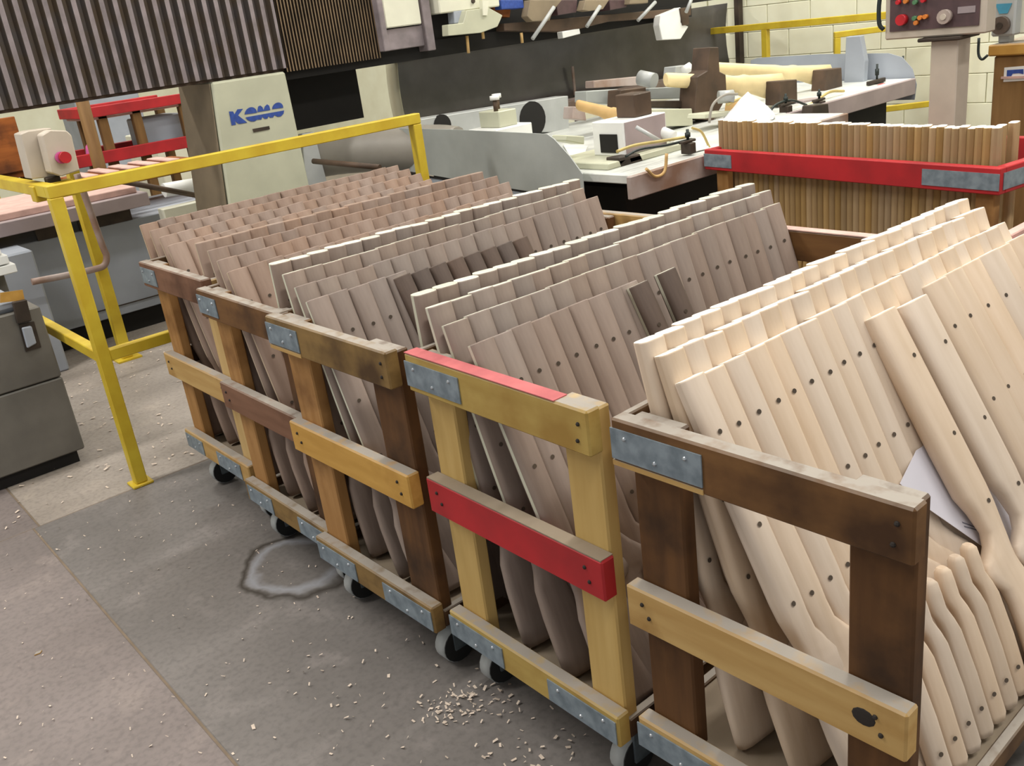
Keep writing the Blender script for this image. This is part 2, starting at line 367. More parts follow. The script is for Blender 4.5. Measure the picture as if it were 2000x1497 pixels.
# painted top of the red-railed cart, lighter strips, end grain
box('painted_edge', M['pink_top'], cD, .0, TH, -.50, -.002, .927, .929, 0)
box('dusty_edge', M['ply'], cD, .001, TH - .001, -.583, -.004, .6095, .6125, 0)
box('light_strip', M['tan_y'], cE, -.002, .002, -.2, 0, .828, .838, 0)
kn = bmesh.new(); bmesh.ops.create_uvsphere(kn, u_segments=12, v_segments=6, radius=1)
for v in kn.verts: v.co = Vector((v.co.x * .002, -.487 + v.co.y * .02, .53 + v.co.z * .016))
link('knot', kn, M['nail'], cE)
box('light_strip', M['tan_y'], cC, -.002, .002, -.17, 0, .834, .845, 0)
for c, yy in ((cE, -.35), (cD, -.35)):
    pass
# far end rails with pink worn tops (what shows between the rows)
box('painted_edge', M['pinkish'], cE, 1.34 - TH, 1.34, -.55, 0, .916, .919, 0)
box('painted_edge', M['pinkish'], cD, 1.30 - TH, 1.30, -.58, 0, .923, .926, 0)
# ------------------------------------------------------------------ gunstocks
SEC = [(0, -.001, .0545, .036), (.003, -.0015, .0550, .038), (.30, -.001, .0550, .040), (.42, 0, .058, .040), (.455, .002, .057, .038), (.49, .008, .060, .034), (.52, .012, .080, .030),
       (.545, .013, .103, .029), (.562, .012, .108, .028), (.576, .010, .100, .028), (.592, .006, .076, .030), (.615, 0, .071, .032), (.68, -.003, .082, .033), (.76, -.002, .100, .034), (.815, 0, .113, .034), (.83, .004, .112, .030)]
SEC_W = [(0, -.001, .082, .040), (.003, -.0015, .083, .042), (.30, -.001, .083, .044), (.40, 0, .080, .044), (.44, .002, .066, .040), (.485, .008, .058, .036), (.51, .010, .070, .034),
       (.535, .012, .100, .033), (.552, .012, .112, .032), (.570, .010, .104, .032), (.60, .004, .082, .034), (.63, 0, .080, .036), (.68, -.003, .088, .038), (.76, -.002, .106, .040), (.815, 0, .118, .040), (.83, .004, .116, .034)]
LEN = .83
def stock_mesh(name, mats, holes=True, thick=1.0, mirror=False, sec=SEC, hole_u=(.105, .28, .43), L=LEN):
    bm = bmesh.new(); rings = []; sg = -1 if mirror else 1
    N = 12
    for (u, v0, v1, t) in sec:
        t *= thick; c = (v0 + v1) / 2; hv = (v1 - v0) / 2; ring = []
        for k in range(N):
            a = 2 * math.pi * (k + .5) / N; ca, sa = math.cos(a), math.sin(a)
            e = .38
            ring.append(bm.verts.new((sg * (c + hv * math.copysign(abs(ca) ** e, ca)), t / 2 * math.copysign(abs(sa) ** .9, sa), L - u)))
        rings.append(ring)
    for i, (a, b) in enumerate(zip(rings, rings[1:])):
        for k in range(N):
            f = bm.faces.new((a[k], a[(k + 1) % N], b[(k + 1) % N], b[k])); f.smooth = True
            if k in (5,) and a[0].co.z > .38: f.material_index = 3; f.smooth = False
    f = bm.faces.new(rings[0]); f.material_index = 1
    bm.faces.new(rings[-1][::-1])
    bmesh.ops.recalc_face_normals(bm, faces=bm.faces)
    if holes:
        for u in hole_u:
            for s in (-1, 1):
                c = Vector((sg * .026, s * (.0212 * thick + .0004), L - u)); vs = []
                for k in range(10):
                    a = 2 * math.pi * k / 10; vs.append(bm.verts.new(c + Vector((.0048 * math.cos(a), 0, .0048 * math.sin(a)))))
                f = bm.faces.new(vs); f.material_index = 2
    me = bpy.data.meshes.new(name); bm.to_mesh(me); bm.free()
    for m in mats: me.materials.append(m)
    return me
S = {}
S['pale'] = stock_mesh('gunstock_pale', [M['pale'], M['pale_end'], M['hole'], M['pale']])
S['walnut'] = stock_mesh('gunstock_walnut', [M['walnut'], M['walnut_edge'], M['hole'], M['walnut_edge']])
S['warm'] = stock_mesh('gunstock_warm', [M['walnut_warm'], M['walnut_warm'], M['hole'], M['walnut_edge_warm']])
S['dark'] = stock_mesh('gunstock_dark', [M['walnut_dark'], M['walnut_edge'], M['hole'], M['walnut_edge']])
S['flip'] = stock_mesh('gunstock_flipped', [M['pale'], M['pale_end'], M['hole'], M['pale']], mirror=True, sec=SEC_W)
S['wide'] = stock_mesh('gunstock_wide', [M['pale'], M['pale_end'], M['hole'], M['pale']], sec=SEC_W)
ORD = 'first second third fourth fifth sixth seventh eighth ninth tenth eleventh twelfth thirteenth fourteenth fifteenth sixteenth seventeenth eighteenth nineteenth twentieth twenty-first twenty-second twenty-third twenty-fourth'.split()
ROW = ['top', 'second', 'third', 'front']
def place(me, x, y, z, lean, phi, label, group, name='gunstock', roll=0.0, wide=1.0, zs=1.0):
    o = bpy.data.objects.new(name, me); scn.collection.objects.link(o)
    o.matrix_world = Matrix.Translation((x, y, z)) @ Matrix.Rotation(-lean, 4, 'X') @ Matrix.Rotation(roll, 4, 'Y') @ Matrix.Rotation(-phi, 4, 'Z') @ Matrix.Diagonal((wide, 1, zs, 1))
    return tag(o, label, 'gunstock', group)
def row(me, n, x0, pitch, ytip, ztip, deck, phi, desc, rowname, cartname, jit=.004, skip0=0, phi0=None, first=0):
    LN = LEN if cartname == 'nearest cart' else LEN + .025
    lean = math.acos(max(-1, min(1, (ztip - deck) / LN)))
    yb = ytip - LN * math.sin(lean)
    for i in range(n):
        # where the row starts, the stock faces the end frame more squarely
        p = phi if (i > 1 or phi0 is None) else phi0 + (phi - phi0) * i * .5
        k = i + 1
        if k <= n - k + 1: pos = ORD[i] + ' from near end'
        else: pos = ORD[n - k] + ' from far end'
        dz = random.uniform(-jit, jit)
        place(me, x0 + pitch * i + random.uniform(-.003, .003), yb + random.uniform(-.002, .002), deck + .004 + abs(dz), lean + random.uniform(-.006, .006), p + random.uniform(-.04, .04),
              f'{desc} gunstock, {pos}, {rowname} row, {cartname}', f'{desc} gunstocks in the {rowname} row of the {cartname}', wide=1.0 if me is S['wide'] else max(1, pitch / .0545), zs=LN / LEN)
PH = math.radians(15); P0 = math.radians(6)
dk = lambda q: q[6] - (.037 if q is QE else .062) + .004
# nearest cart
row(S['pale'], 22, 1.14, .0545, 1.087, 1.030, dk(QE), PH, 'pale', 'top', 'nearest cart', phi0=P0)
row(S['pale'], 22, 1.145, .0545, 1.045, 1.008, dk(QE), PH, 'pale', 'second', 'nearest cart', phi0=P0)
row(S['pale'], 22, 1.145, .0555, 1.000, .968, dk(QE), PH, 'pale', 'third', 'nearest cart', phi0=P0)
row(S['wide'], 6, 1.90, .078, .963, .932, dk(QE), PH, 'pale', 'front', 'nearest cart')
# red-railed cart
row(S['walnut'], 21, 1.12, .0605, 1.755, 1.030, dk(QD), PH, 'greyish walnut', 'top', 'red-railed cart', phi0=P0)
row(S['walnut'], 21, 1.11, .0605, 1.692, 1.010, dk(QD), PH, 'greyish walnut', 'second', 'red-railed cart', phi0=P0)
row(S['walnut'], 20, 1.10, .0605, 1.617, .988, dk(QD), PH, 'greyish walnut', 'third', 'red-railed cart', phi0=P0)
row(S['walnut'], 9, 1.09, .0575, 1.530, .958, dk(QD), PH, 'greyish walnut', 'front', 'red-railed cart', phi0=P0)
# middle cart
row(S['walnut'], 20, 1.10, .0605, 2.432, 1.030, dk(QC), PH, 'walnut', 'top', 'middle cart', phi0=P0)
row(S['walnut'], 19, 1.09, .0605, 2.343, 1.012, dk(QC), PH, 'walnut', 'second', 'middle cart', phi0=P0)
row(S['walnut'], 19, 1.08, .0605, 2.262, .990, dk(QC), PH, 'walnut', 'third', 'middle cart', phi0=P0)
row(S['walnut'], 5, 1.065, .0605, 2.175, .968, dk(QC), PH, 'walnut', 'front', 'middle cart', phi0=P0)
# second farthest and farthest carts
row(S['warm'], 19, 1.12, .0635, 3.000, 1.030, dk(QB), PH, 'brownish walnut', 'top', 'second farthest cart', phi0=P0)
row(S['warm'], 19, 1.12, .0635, 2.915, 1.014, dk(QB), PH, 'brownish walnut', 'second', 'second farthest cart', phi0=P0)
row(S['warm'], 19, 1.11, .0635, 2.830, .994, dk(QB), PH, 'brownish walnut', 'third', 'second farthest cart', phi0=P0)
row(S['warm'], 18, 1.10, .0635, 2.745, .970, dk(QB), PH, 'brownish walnut', 'front', 'second farthest cart', phi0=P0)
row(S['warm'], 18, 1.17, .0655, 3.640, 1.030, dk(QA), PH, 'light brown walnut', 'top', 'farthest cart', phi0=P0)
row(S['warm'], 18, 1.17, .0655, 3.555, 1.014, dk(QA), PH, 'light brown walnut', 'second', 'farthest cart', phi0=P0)
row(S['warm'], 18, 1.17, .0655, 3.470, .994, dk(QA), PH, 'light brown walnut', 'third', 'farthest cart', phi0=P0)
row(S['warm'], 18, 1.16, .0655, 3.385, .972, dk(QA), PH, 'light brown walnut', 'front', 'farthest cart', phi0=P0)
# dark turned stocks in front of the rows
for i, (x, yt, zt, rl) in enumerate(((1.60, 1.50, .955, .05), (1.69, 1.49, .965, .05))):
    ln = math.acos((zt - dk(QD)) / (LEN + .025))
    place(S['dark'], x, yt - (LEN + .025) * math.sin(ln), dk(QD) + .01, ln, math.radians(12), ('left' if i == 0 else 'right') + ' one of two dark stained gunstocks leaning in the red-railed cart', 'dark gunstocks in the red-railed cart', roll=-rl, zs=1.03)
for i in range(8):
    x = 1.36 + .062 * i; zt = .958; yt = 2.155
    ln = math.acos((zt - dk(QC)) / (LEN + .025))
    place(S['dark'], x, yt - (LEN + .025) * math.sin(ln), dk(QC) + .01, ln, math.radians(14), f'dark walnut gunstock in the middle cart, {ORD[i]} from its left', 'dark gunstocks in the middle cart', roll=-.05, zs=1.03)
# two loose pale stocks turned the other way
for i, (x, dy) in enumerate(((1.745, -.015), (1.845, -.03))):
    ln = math.radians(30.5)
    zt_ = dk(QE) + LEN * math.cos(ln)
    place(S['flip'], x, .955 + dy - LEN * math.sin(ln), dk(QE) + .01, ln, math.radians(8), ('left' if i == 0 else 'right') + ' one of two loose pale gunstocks leaning over the paper', 'loose pale gunstocks over the paper')
# short hooked pieces on the deck
SH = [(0, .008, .022, .020), (.008, .001, .028, .028), (.03, -.003, .029, .030), (.06, -.001, .029, .030), (.085, .007, .038, .030), (.11, .010, .044, .032), (.20, .008, .048, .034), (.31, .006, .047, .034), (.325, .012, .042, .026)]
shm = stock_mesh('short_piece', [M['pale'], M['pale'], M['hole'], M['pale']], sec=SH, hole_u=(.262,), L=.325)
for i in range(7):
    x = 1.322 + .0517 * i
    o = place(shm, x - .03, .595, dk(QE) + .006, math.radians(20), math.radians(25), f'short pale hooked wooden piece on the cart deck, {ORD[i]} from the front post', 'short hooked pieces in the nearest cart', 'hooked_wood_piece')
    o['category'] = 'wood piece'
# paper tucked under the loose stocks: on a plane leaning with them
def atplane(px, py, p0, n):
    d = ray(px, py); o = Vector((0, 0, H)); return o + d * ((p0 - o).dot(n) / d.dot(n))
ln = math.radians(30.5); pn = Vector((0, math.cos(ln), -math.sin(ln))); p0 = Vector((1.75, .955, .93)) + pn * .012
pp = [(1905, 830), (1850, 842), (1790, 880), (1758, 945), (1800, 985), (1915, 1065), (1990, 1110), (2040, 1120), (2040, 915), (2000, 890)]
ppw = [atplane(a, b, p0, pn) for a, b in pp]
ps = prism('paper_sheet', M['paper'], None, ppw, pn * .001)
tag(ps, 'creased white paper sheet tucked under the loose gunstocks', 'paper')
for (a, b, c) in ((1880, 1022, 1912), (1884, 1030, 1925)):
    q = [atplane(a, b, p0 - pn * .0006, pn), atplane(c, b + 12, p0 - pn * .0006, pn)]; dz = Vector((0, math.sin(ln), math.cos(ln))) * .003
    prism('printed_line', M['ink'], ps, [q[0], q[1], q[1] + dz, q[0] + dz], pn * -.0004)
# ------------------------------------------------------------------ red cart of blanks
d_ = Vector((-.2, -1.39, 0)).normalized(); n_ = Vector((-d_.y, d_.x, 0)); f0 = Vector((3.43, 2.76, 0)); LL = 1.405
rc = empty('stock_cart', 'red cart of upright blanks with grey steel plates behind the row', 'cart', f0, math.atan2(d_.y, d_.x), 'red carts')
# local: x along the long side, y away from the camera
def rb(n, m, x0, x1, y0, y1, z0, z1, bev=.003): return box(n, m, rc, x0, x1, y0, y1, z0, z1, bev)
tr = rb('top_rail', M['red_y'], 0, LL, 0, TH, .84, .93); rb('top_rail', M['red_y'], 0, LL, .55, .55 + TH, .84, .93)
rb('bottom_rail', M['red_y'], 0, LL, 0, TH, .16, .25)
er = rb('end_rail', M['red_y'], LL - TH, LL, TH, .55, .84, .93); rb('end_rail', M['red_y'], 0, TH, TH, .55, .84, .93)
for xx in (TH, LL - TH - .07): 
    for yy in (TH, .55 - TH): rb('post', M['orange_z'], xx, xx + .07, yy, yy + TH, .16, .84)
rb('deck', M['ply'], TH, LL - TH, TH, .55, .19, .21)
for cx_ in (.1, LL - .1):
    for cy_ in (.08, .5): caster(rc, cx_, cy_, .16)
for (x0, x1) in ((.0, .17), (LL - .29, LL)):
    box('steel_plate', M['zinc'], tr, x0, x1, -.003, -.0003, .855, .912, 0)
box('steel_plate', M['zinc'], er, LL, LL + .003, .02, .17, .855, .912, 0)
BM = stock_mesh('upright_blank', [M['blank'], M['pale_end'], M['hole'], M['blank']], holes=False, thick=.85)
nb = 45
for i in range(nb):
    s = .035 + i * (LL - .075) / nb; p = f0 + d_ * s + n_ * .075
    k = i + 1; pos = (ORD[i] if i < 23 else ORD[min(nb - k, 23)])
    side_ = 'left' if i < 23 else 'right'
    o = bpy.data.objects.new('gunstock_blank', BM); scn.collection.objects.link(o)
    o.matrix_world = Matrix.Translation((p.x, p.y, .212 + random.uniform(0, .006))) @ Matrix.Rotation(math.atan2(n_.y, n_.x) + .42, 4, 'Z')
    tag(o, f'upright beech gunstock blank in the red cart, {pos} from {side_} end', 'gunstock blank', 'upright blanks in the red cart')
for i in range(2):
    p = f0 + d_ * (LL - .10 + .004 * i) + n_ * (.14 + .07 * i)
    o = bpy.data.objects.new('gunstock_blank', BM); scn.collection.objects.link(o)
    o.matrix_world = Matrix.Translation((p.x, p.y, .212)) @ Matrix.Rotation(math.atan2(n_.y, n_.x) + .3, 4, 'Z')
    tag(o, ('nearer' if i == 0 else 'farther') + ' of two upright blanks behind the right end of the red cart row', 'gunstock blank', 'upright blanks behind the front row')
# second red cart at the right edge
rc2 = empty('stock_cart', 'red railed cart cut off by the right picture edge', 'cart', (2.45, 1.03, 0), 0, 'red carts')
for (nm, m, *b6) in (('side_rail', M['red_y'], 0, .74, -.03, 0, .80, .90), ('painted_edge', M['pinkish'], 0, .74, -.03, 0, .90, .925), ('end_rail', M['red_y'], 0, TH, -.56, -.03, .82, .91),
                     ('end_rail', M['red_y'], .74 - TH, .74, -.56, -.03, .82, .91), ('side_rail', M['red_y'], 0, .74, -.59, -.56, .82, .91), ('deck', M['ply'], 0, .74, -.59, 0, .16, .20),
                     ('post', M['orange_z'], .03, .07, -.10, -.03, .2, .82), ('post', M['orange_z'], .68, .72, -.10, -.03, .2, .82), ('post', M['orange_z'], .03, .07, -.56, -.49, .2, .82), ('post', M['orange_z'], .68, .72, -.56, -.49, .2, .82)):
    box(nm, m, rc2, *b6, .003)
for cx_ in (.09, .65):
    for cy_ in (-.08, -.5): caster(rc2, cx_, cy_, .16)
# ------------------------------------------------------------------ yellow handrail
hr = empty('handrail', 'yellow painted steel handrail behind the stock carts', 'handrail', (.93, 3.735, 0))
T = .046
def hb(n, x0, x1, y0, y1, z0, z1): return box(n, M['yellow'], hr, x0 - .93, x1 - .93, y0 - 3.735, y1 - 3.735, z0, z1, .003)
hb('post', .904, .906 + T, 3.714, 3.716 + T, .012, 1.186)
hb('post', 2.53, 2.53 + T, 3.715, 3.715 + T, .012, 1.185)
hb('top_rail', .905, 2.576, 3.715, 3.715 + T, 1.186, 1.232)
hb('lower_rail', .951, 2.53, 3.717, 3.755, .54, .585)
hb('side_top_rail', .905, .951, 3.761, 5.6, 1.186, 1.232)
hb('side_lower_rail', .907, .949, 3.761, 5.6, .54, .585)
hb('base_plate', .885, .97, 3.70, 3.78, 0, .012); hb('base_plate', 2.51, 2.6, 3.70, 3.78, 0, .012)
hp = empty('handrail_post', 'yellow post standing before the blue grey machine side', 'post', (1.51, 5.57, 0))
box('post', M['yellow'], hp, -.03, .03, -.03, .03, .01, 1.14, .003)
box('base_plate', M['yellow'], hp, -.07, .07, -.07, .07, 0, .01, 0)
# conduit bent around the post
pipe_pts = [at(62, 551, 'y', 5.45), at(130, 538, 'y', 5.45), at(185, 526, 'y', 5.45), at(204, 518, 'y', 5.45), at(208, 500, 'y', 5.45), at(200, 480, 'y', 5.45), at(172, 400, 'y', 5.45), at(150, 340, 'y', 5.45)]
tag(pipe('conduit', M['fascia'], None, smoothpath(pipe_pts, 4), .018), 'bent beige conduit beside the rear yellow post', 'conduit')
# emergency stop box (at the corner of the rail)
es = empty('stop_switch_box', 'beige switch box with a red mushroom stop button on the handrail', 'switch box', at(105, 345, 'y', 3.9))
e0 = es.location.copy()
def pl(pix, ax, v): return [at(a, b, ax, v) - e0 for a, b in pix]
prism('housing', M['boxbeige'], es, pl([(62, 350), (40, 262), (55, 256), (100, 250), (112, 345)], 'y', 3.92), (0, .10, 0), .003)
prism('face_plate', M['boxbeige'], es, pl([(100, 338), (82, 264), (98, 254), (130, 255), (140, 264), (156, 333), (120, 345)], 'y', 3.84), (0, .075, 0), .004)
c0 = at(119, 308, 'y', 3.84) - e0
pipe('button_collar', M['pinkcloth'], es, [c0, c0 - Vector((0, .012, 0))], .022, 16)
pipe('stop_button', M['redplastic'], es, [c0 - Vector((-.008, .012, 0)), c0 - Vector((-.008, .034, 0))], .021, 18)
box('bracket', M['yellow'], es, -.09, .06, -.02, .04, -.12 + .04, -.02, .003)
box('cable_gland', M['darksteel'], es, -.03, .02, -.01, .03, -.045, 0, .003)
# ------------------------------------------------------------------ foreground cabinet at the left
fc = empty('floor_cabinet', 'olive grey steel floor cabinet with a latch at the left edge', 'cabinet', (.55, 4.2, 0))
fx = -.55
box('body', M['cabinet'], fc, .1 + fx, .86 + fx, 0, .5, .06, .40, .006)
box('body', M['cabinet'], fc, .1 + fx, .86 + fx, 0, .5, .405, .72, .006)
box('plinth', M['black'], fc, .12 + fx, .83 + fx, .03, .47, 0, .06, 0)
box('lid', M['bluegrey'], fc, .1 + fx, .80 + fx, .02, .5, .72, .78, .02)
def fpl(pix, y): return [at(a, b, 'y', y) - fc.location for a, b in pix]
prism('warning_label', M['gold_y'], fc, fpl([(0, 572), (44, 566), (48, 586), (0, 592)], 4.199), (0, -.002, 0))
prism('latch', M['darksteel'], fc, fpl([(22, 590), (50, 584), (60, 625), (32, 632)], 4.199), (0, -.02, 0), .003)
prism('handle_recess', M['darksteel'], fc, fpl([(36, 634), (66, 628), (80, 678), (50, 687)], 4.199), (0, -.006, 0))
prism('handle', M['bluegrey'], fc, fpl([(41, 640), (60, 636), (70, 670), (52, 680)], 4.192), (0, -.015, 0), .004)
wb = empty('white_board_stack', 'short stack of white boards on the left floor cabinet', 'board stack', at(30, 545, 'y', 4.75) - Vector((.09, 0, 0)))
for k in range(3):
    z = .80 + .045 * k
    tag(box('board', M['white'], wb, -.45, .09 - .02 * k, -.1, .3, z - wb.location.z + .0, z - wb.location.z + .04, .003))
bpost = box('support_leg', M['cabinet'], wb, -.4, .05, 0, .25, -wb.location.z, .80 - wb.location.z, .003)
# ------------------------------------------------------------------ blue grey machine base behind
mb_ = empty('milling_machine', 'long blue grey machine base behind the left yellow posts', 'machine', (1.3, 6.1, 0))
ox, oy = -1.3, -6.1
def mbb(n, m, x0, x1, y0, y1, z0, z1, bev=.004): return box(n, m, mb_, x0 + ox, x1 + ox, y0 + oy, y1 + oy, z0, z1, bev)
mbb('side_panel', M['bluegrey'], .2, 2.6, 6.1, 7.0, .13, .70)
mbb('kick_plate', M['black'], .2, 2.6, 6.14, 6.9, 0, .13, 0)
mbb('seam', M['darksteel'], 1.5, 2.6, 6.094, 6.102, .19, .196, 0)
mbb('table_top', M['pinksteel'], .2, 2.02, 5.98, 7.0, .78, .86)
mbb('top_board', M['pinkish'], .2, 1.98, 6.05, 6.9, .86, .90)
mbb('recess', M['darksteel'], 1.35, 1.52, 6.085, 6.12, .70, .78, 0)
mbb('recess', M['darksteel'], 1.60, 1.92, 6.085, 6.12, .70, .78, 0)
mbb('guide_bar', M['cream'], 2.06, 2.55, 5.9, 6.0, .67, .745)
mbb('cross_tube', M['darksteel'], 1.7, 2.5, 6.4, 6.45, .90, .94)
mbb('slat_tray', M['orangewood'], 1.8, 2.6, 6.6, 7.0, .86, .95)
for k in range(5): mbb('slat', M['pinkish'], 1.85 + .14 * k, 1.93 + .14 * k, 6.55, 6.98, .951, .965)
pipe('link_arm', M['brownsteel'], mb_, [at(225, 352, 'y', 6.0) - mb_.location, at(400, 385, 'y', 6.0) - mb_.location], .018)
pipe('roller', M['white'], mb_, [at(320, 372, 'y', 6.15) - mb_.location, at(378, 362, 'y', 6.15) - mb_.location], .045, 16)
# grey block at far left
tag(box('grey_bench', M['bluegrey'], None, .5, 1.22, 5.7, 6.0, 0, .72, .01), 'blue grey bench block at the left edge behind the cabinet', 'bench')
# ------------------------------------------------------------------ red trolley and things behind the left rail
rt = empty('red_trolley', 'red two-tier trolley with wooden posts behind the machine base', 'trolley', (2.1, 7.6, 0))
o_ = rt.location
def rtb(n, m, x0, x1, y0, y1, z0, z1, bev=.004): return box(n, m, rt, x0 - o_.x, x1 - o_.x, y0 - o_.y, y1 - o_.y, z0, z1, bev)
rtb('top_rail', M['red_y'], 2.25, 3.06, 7.6, 7.64, 1.27, 1.345)
rtb('top_rail', M['red_y'], 2.25, 3.06, 8.2, 8.24, 1.27, 1.345)
rtb('end_rail', M['red_y'], 2.25, 2.29, 7.64, 8.2, 1.27, 1.345)
rtb('lower_rail', M['red_y'], 1.95, 3.1, 7.6, 7.64, .93, 1.02)
rtb('lower_rail', M['red_y'], 1.95, 3.1, 8.2, 8.24, .93, 1.02)
rtb('tray', M['darksteel'], 2.0, 3.06, 7.64, 8.2, .93, .96)
rtb('top_tray', M['pinkish'], 2.29, 3.0, 7.64, 8.2, 1.25, 1.27)
for xx in (2.36, 2.62, 3.0): rtb('post', M['rawpost'], xx, xx + .07, 7.64, 7.70, 0.02, 1.28)
for xx in (2.36, 3.0): rtb('post', M['rawpost'], xx, xx + .07, 8.14, 8.2, 0.02, 1.28)
for xx in (2.36, 3.0):
    for yy in (7.65, 8.15): rtb('foot', M['rubber'], xx, xx + .06, yy, yy + .04, 0, .02, 0)
ob = empty('orange_bin', 'orange brown wooden bin at the far left under the bellows', 'bin', (1.3, 7.6, 0))
for args in (('side_board', 1.0, 1.9, 8.1, 8.14, .95, 1.35), ('side_board', 1.0, 1.9, 8.8, 8.84, .95, 1.35), ('base_board', 1.0, 1.9, 8.14, 8.8, .90, .95), ('lower_board', 1.0, 1.9, 8.1, 8.14, .35, .62), ('post', 1.0, 1.07, 8.14, 8.2, 0, .9), ('post', 1.83, 1.9, 8.14, 8.2, 0, .9), ('post', 1.0, 1.07, 8.14, 8.2, 0, .9), ('post', 1.83, 1.9, 8.14, 8.2, 0, .9)):
    box(args[0], M['orangewood'], ob, args[1] - 1.3, args[2] - 1.3, args[3] - 7.6, args[4] - 7.6, args[5], args[6], .004)
pk = link('pink_bundle', tube(bmesh.new(), smoothpath([(2.28, 7.8, .985), (2.30, 7.8, 1.06), (2.33, 7.8, 1.0)], 4), .035), M['pinkcloth'])
tag(pk, 'small bright pink cloth bundle on the red trolley', 'cloth')
dp = tag(link('wooden_pole', tube(bmesh.new(), [(2.10, 6.2 + .9, 0), (2.10 + .02, 7.1, 1.42)], .045, 12), M['rawpost']), 'round brown wooden pole in front of the red trolley', 'pole')
for i, (x0, x1, z0, z1, m, lb) in enumerate(((2.75, 3.05, .97, 1.2, 'bluegrey', 'blue grey crate on the lower tier of the red trolley'),)):
    tag(box('crate', M[m], None, x0 - .05, x1 - .02, 7.75, 8.05, .962, z1, .01), lb, 'crate')
tag(box('work_bench', M['cream'], None, 3.3, 4.5, 9.2, 10.0, 0, .95, .01), 'pale bench far behind the red trolley', 'bench')
tag(box('grey_cupboard', M['bluegrey'], None, 3.2, 3.9, 11.0, 11.6, 0, 1.32, .01), 'grey cupboard against the far wall behind the trolley', 'cupboard')
lt = empty('board_table', 'low table with pinkish boards behind the side handrail', 'table', (.9, 7.0, 0))
box('table_top', M['yellow'], lt, -.5, .55, .2, .9, .86, .92, .004)
for k in range(6): box('board', M['pinkish'], lt, -.45, .5, .24 + .1 * k, .32 + .1 * k, .921, .95 + .008 * (k % 2), .003)
for xx in (-.48, .48):
    for yy in (.22, .82): box('leg', M['yellow'], lt, xx, xx + .05, yy, yy + .05, 0, .86, .002)
# ------------------------------------------------------------------ gantry
ga = empty('router_gantry', 'grey brown bellows covered gantry of the routing machine', 'machine', (2.2, 4.6, 0))
g0 = ga.location
def gbx(n, m, x0, x1, y0, y1, z0, z1, bev=.004, par=None): return box(n, m, par or ga, x0 - g0.x, x1 - g0.x, y0 - g0.y, y1 - g0.y, z0, z1, bev)
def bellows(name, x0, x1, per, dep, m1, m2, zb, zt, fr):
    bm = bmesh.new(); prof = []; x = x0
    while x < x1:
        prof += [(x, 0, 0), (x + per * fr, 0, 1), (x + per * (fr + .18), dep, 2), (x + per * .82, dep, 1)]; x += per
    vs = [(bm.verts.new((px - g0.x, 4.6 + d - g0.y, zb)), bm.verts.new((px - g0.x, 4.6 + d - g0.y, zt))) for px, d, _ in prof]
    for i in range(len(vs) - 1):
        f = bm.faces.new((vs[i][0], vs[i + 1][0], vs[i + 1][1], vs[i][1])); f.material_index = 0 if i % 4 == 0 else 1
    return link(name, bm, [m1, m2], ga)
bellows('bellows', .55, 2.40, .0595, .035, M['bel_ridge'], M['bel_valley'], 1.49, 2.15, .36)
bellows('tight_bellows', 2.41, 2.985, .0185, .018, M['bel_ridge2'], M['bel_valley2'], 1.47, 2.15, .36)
gbx('beam', M['black'], .55, 6.4, 4.66, 5.0, 1.52, 2.14, 0)
gbx('beam_skirt', M['black'], 2.42, 5.7, 4.64, 4.7, 1.43, 1.52, 0)
gbx('recess_shade_panel', M['black'], 2.45, 3.0, 4.9, 5.0, 1.15, 1.52, 0)  # black panel stands in for the shaded recess under the gantry
gbx('beam_lip', M['brownsteel'], .55, 3.0, 4.645, 4.66, 1.475, 1.52, 0)
# column
col_pts = [(1.995, 1.475), (2.40, 1.475), (2.42, .0), (1.86, .0)]
cm = prism('column', M['beige'], ga, [Vector((a - g0.x, 0, b)) for a, b in col_pts], (0, .38, 0), .01)
sp = prism('column_side_cover', M['beige_brown'], ga, [Vector((1.99 - g0.x, .012, 1.47)), Vector((1.845 - g0.x, .012, 0)), Vector((1.845 - g0.x, .40, 0)), Vector((1.99 - g0.x, .40, 1.47))], (-.004, 0, 0))  # side face of the column in a browner, darker beige
def gp(pix, y=4.598): return [at(a, b, 'y', y) - g0 for a, b in pix]
def zp(pts): return [(430 + a / 14.286, 180 + b / 14.286) for a, b in pts]
prism('logo_letter', M['blue'], cm, gp(zp([(245, 540), (360, 540), (400, 620), (480, 480), (640, 465), (500, 650), (760, 850), (520, 890), (410, 810), (445, 910), (320, 930)])), (0, -.0006, 0))
import math as _m
def half(cx_, cy_, rx, ry, a0, a1, sk): return [(cx_ + rx * _m.cos(_m.radians(a)), cy_ - ry * _m.sin(_m.radians(a)) + sk * rx * _m.cos(_m.radians(a))) for a in range(a0, a1 + 1, 15)]
prism('logo_letter', M['blue'], cm, gp(zp(half(855, 600, 170, 180, 0, 180, -.13))), (0, -.0006, 0))
prism('logo_letter', M['blue'], cm, gp(zp([(1035, 560), (1060, 400), (1120, 375), (1180, 420), (1210, 500), (1245, 400), (1310, 340), (1370, 380), (1400, 500)])), (0, -.0006, 0))
prism('logo_letter', M['blue'], cm, gp(zp(half(1605, 455, 155, 165, 0, 180, -.13))), (0, -.0006, 0))
prism('logo_letter', M['blue'], cm, gp(zp([(705, 705), (1785, 510), (1770, 600), (1690, 680), (1600, 690), (1520, 640), (1480, 705), (1400, 715), (1350, 670), (1320, 740), (1240, 745), (1180, 690), (1150, 765), (1060, 770), (1040, 765), (960, 815), (860, 820), (760, 770)])), (0, -.0006, 0))
prism('name_plate', M['darksteel'], cm, gp(zp([(900, 1030), (1365, 945), (1385, 1035), (935, 1125)])), (0, -.002, 0))
prism('column_hose_panel', M['lightgrey'], ga, gp([(590, 262), (614, 258), (640, 360), (600, 400)], 4.75), (0, .05, 0), .003)
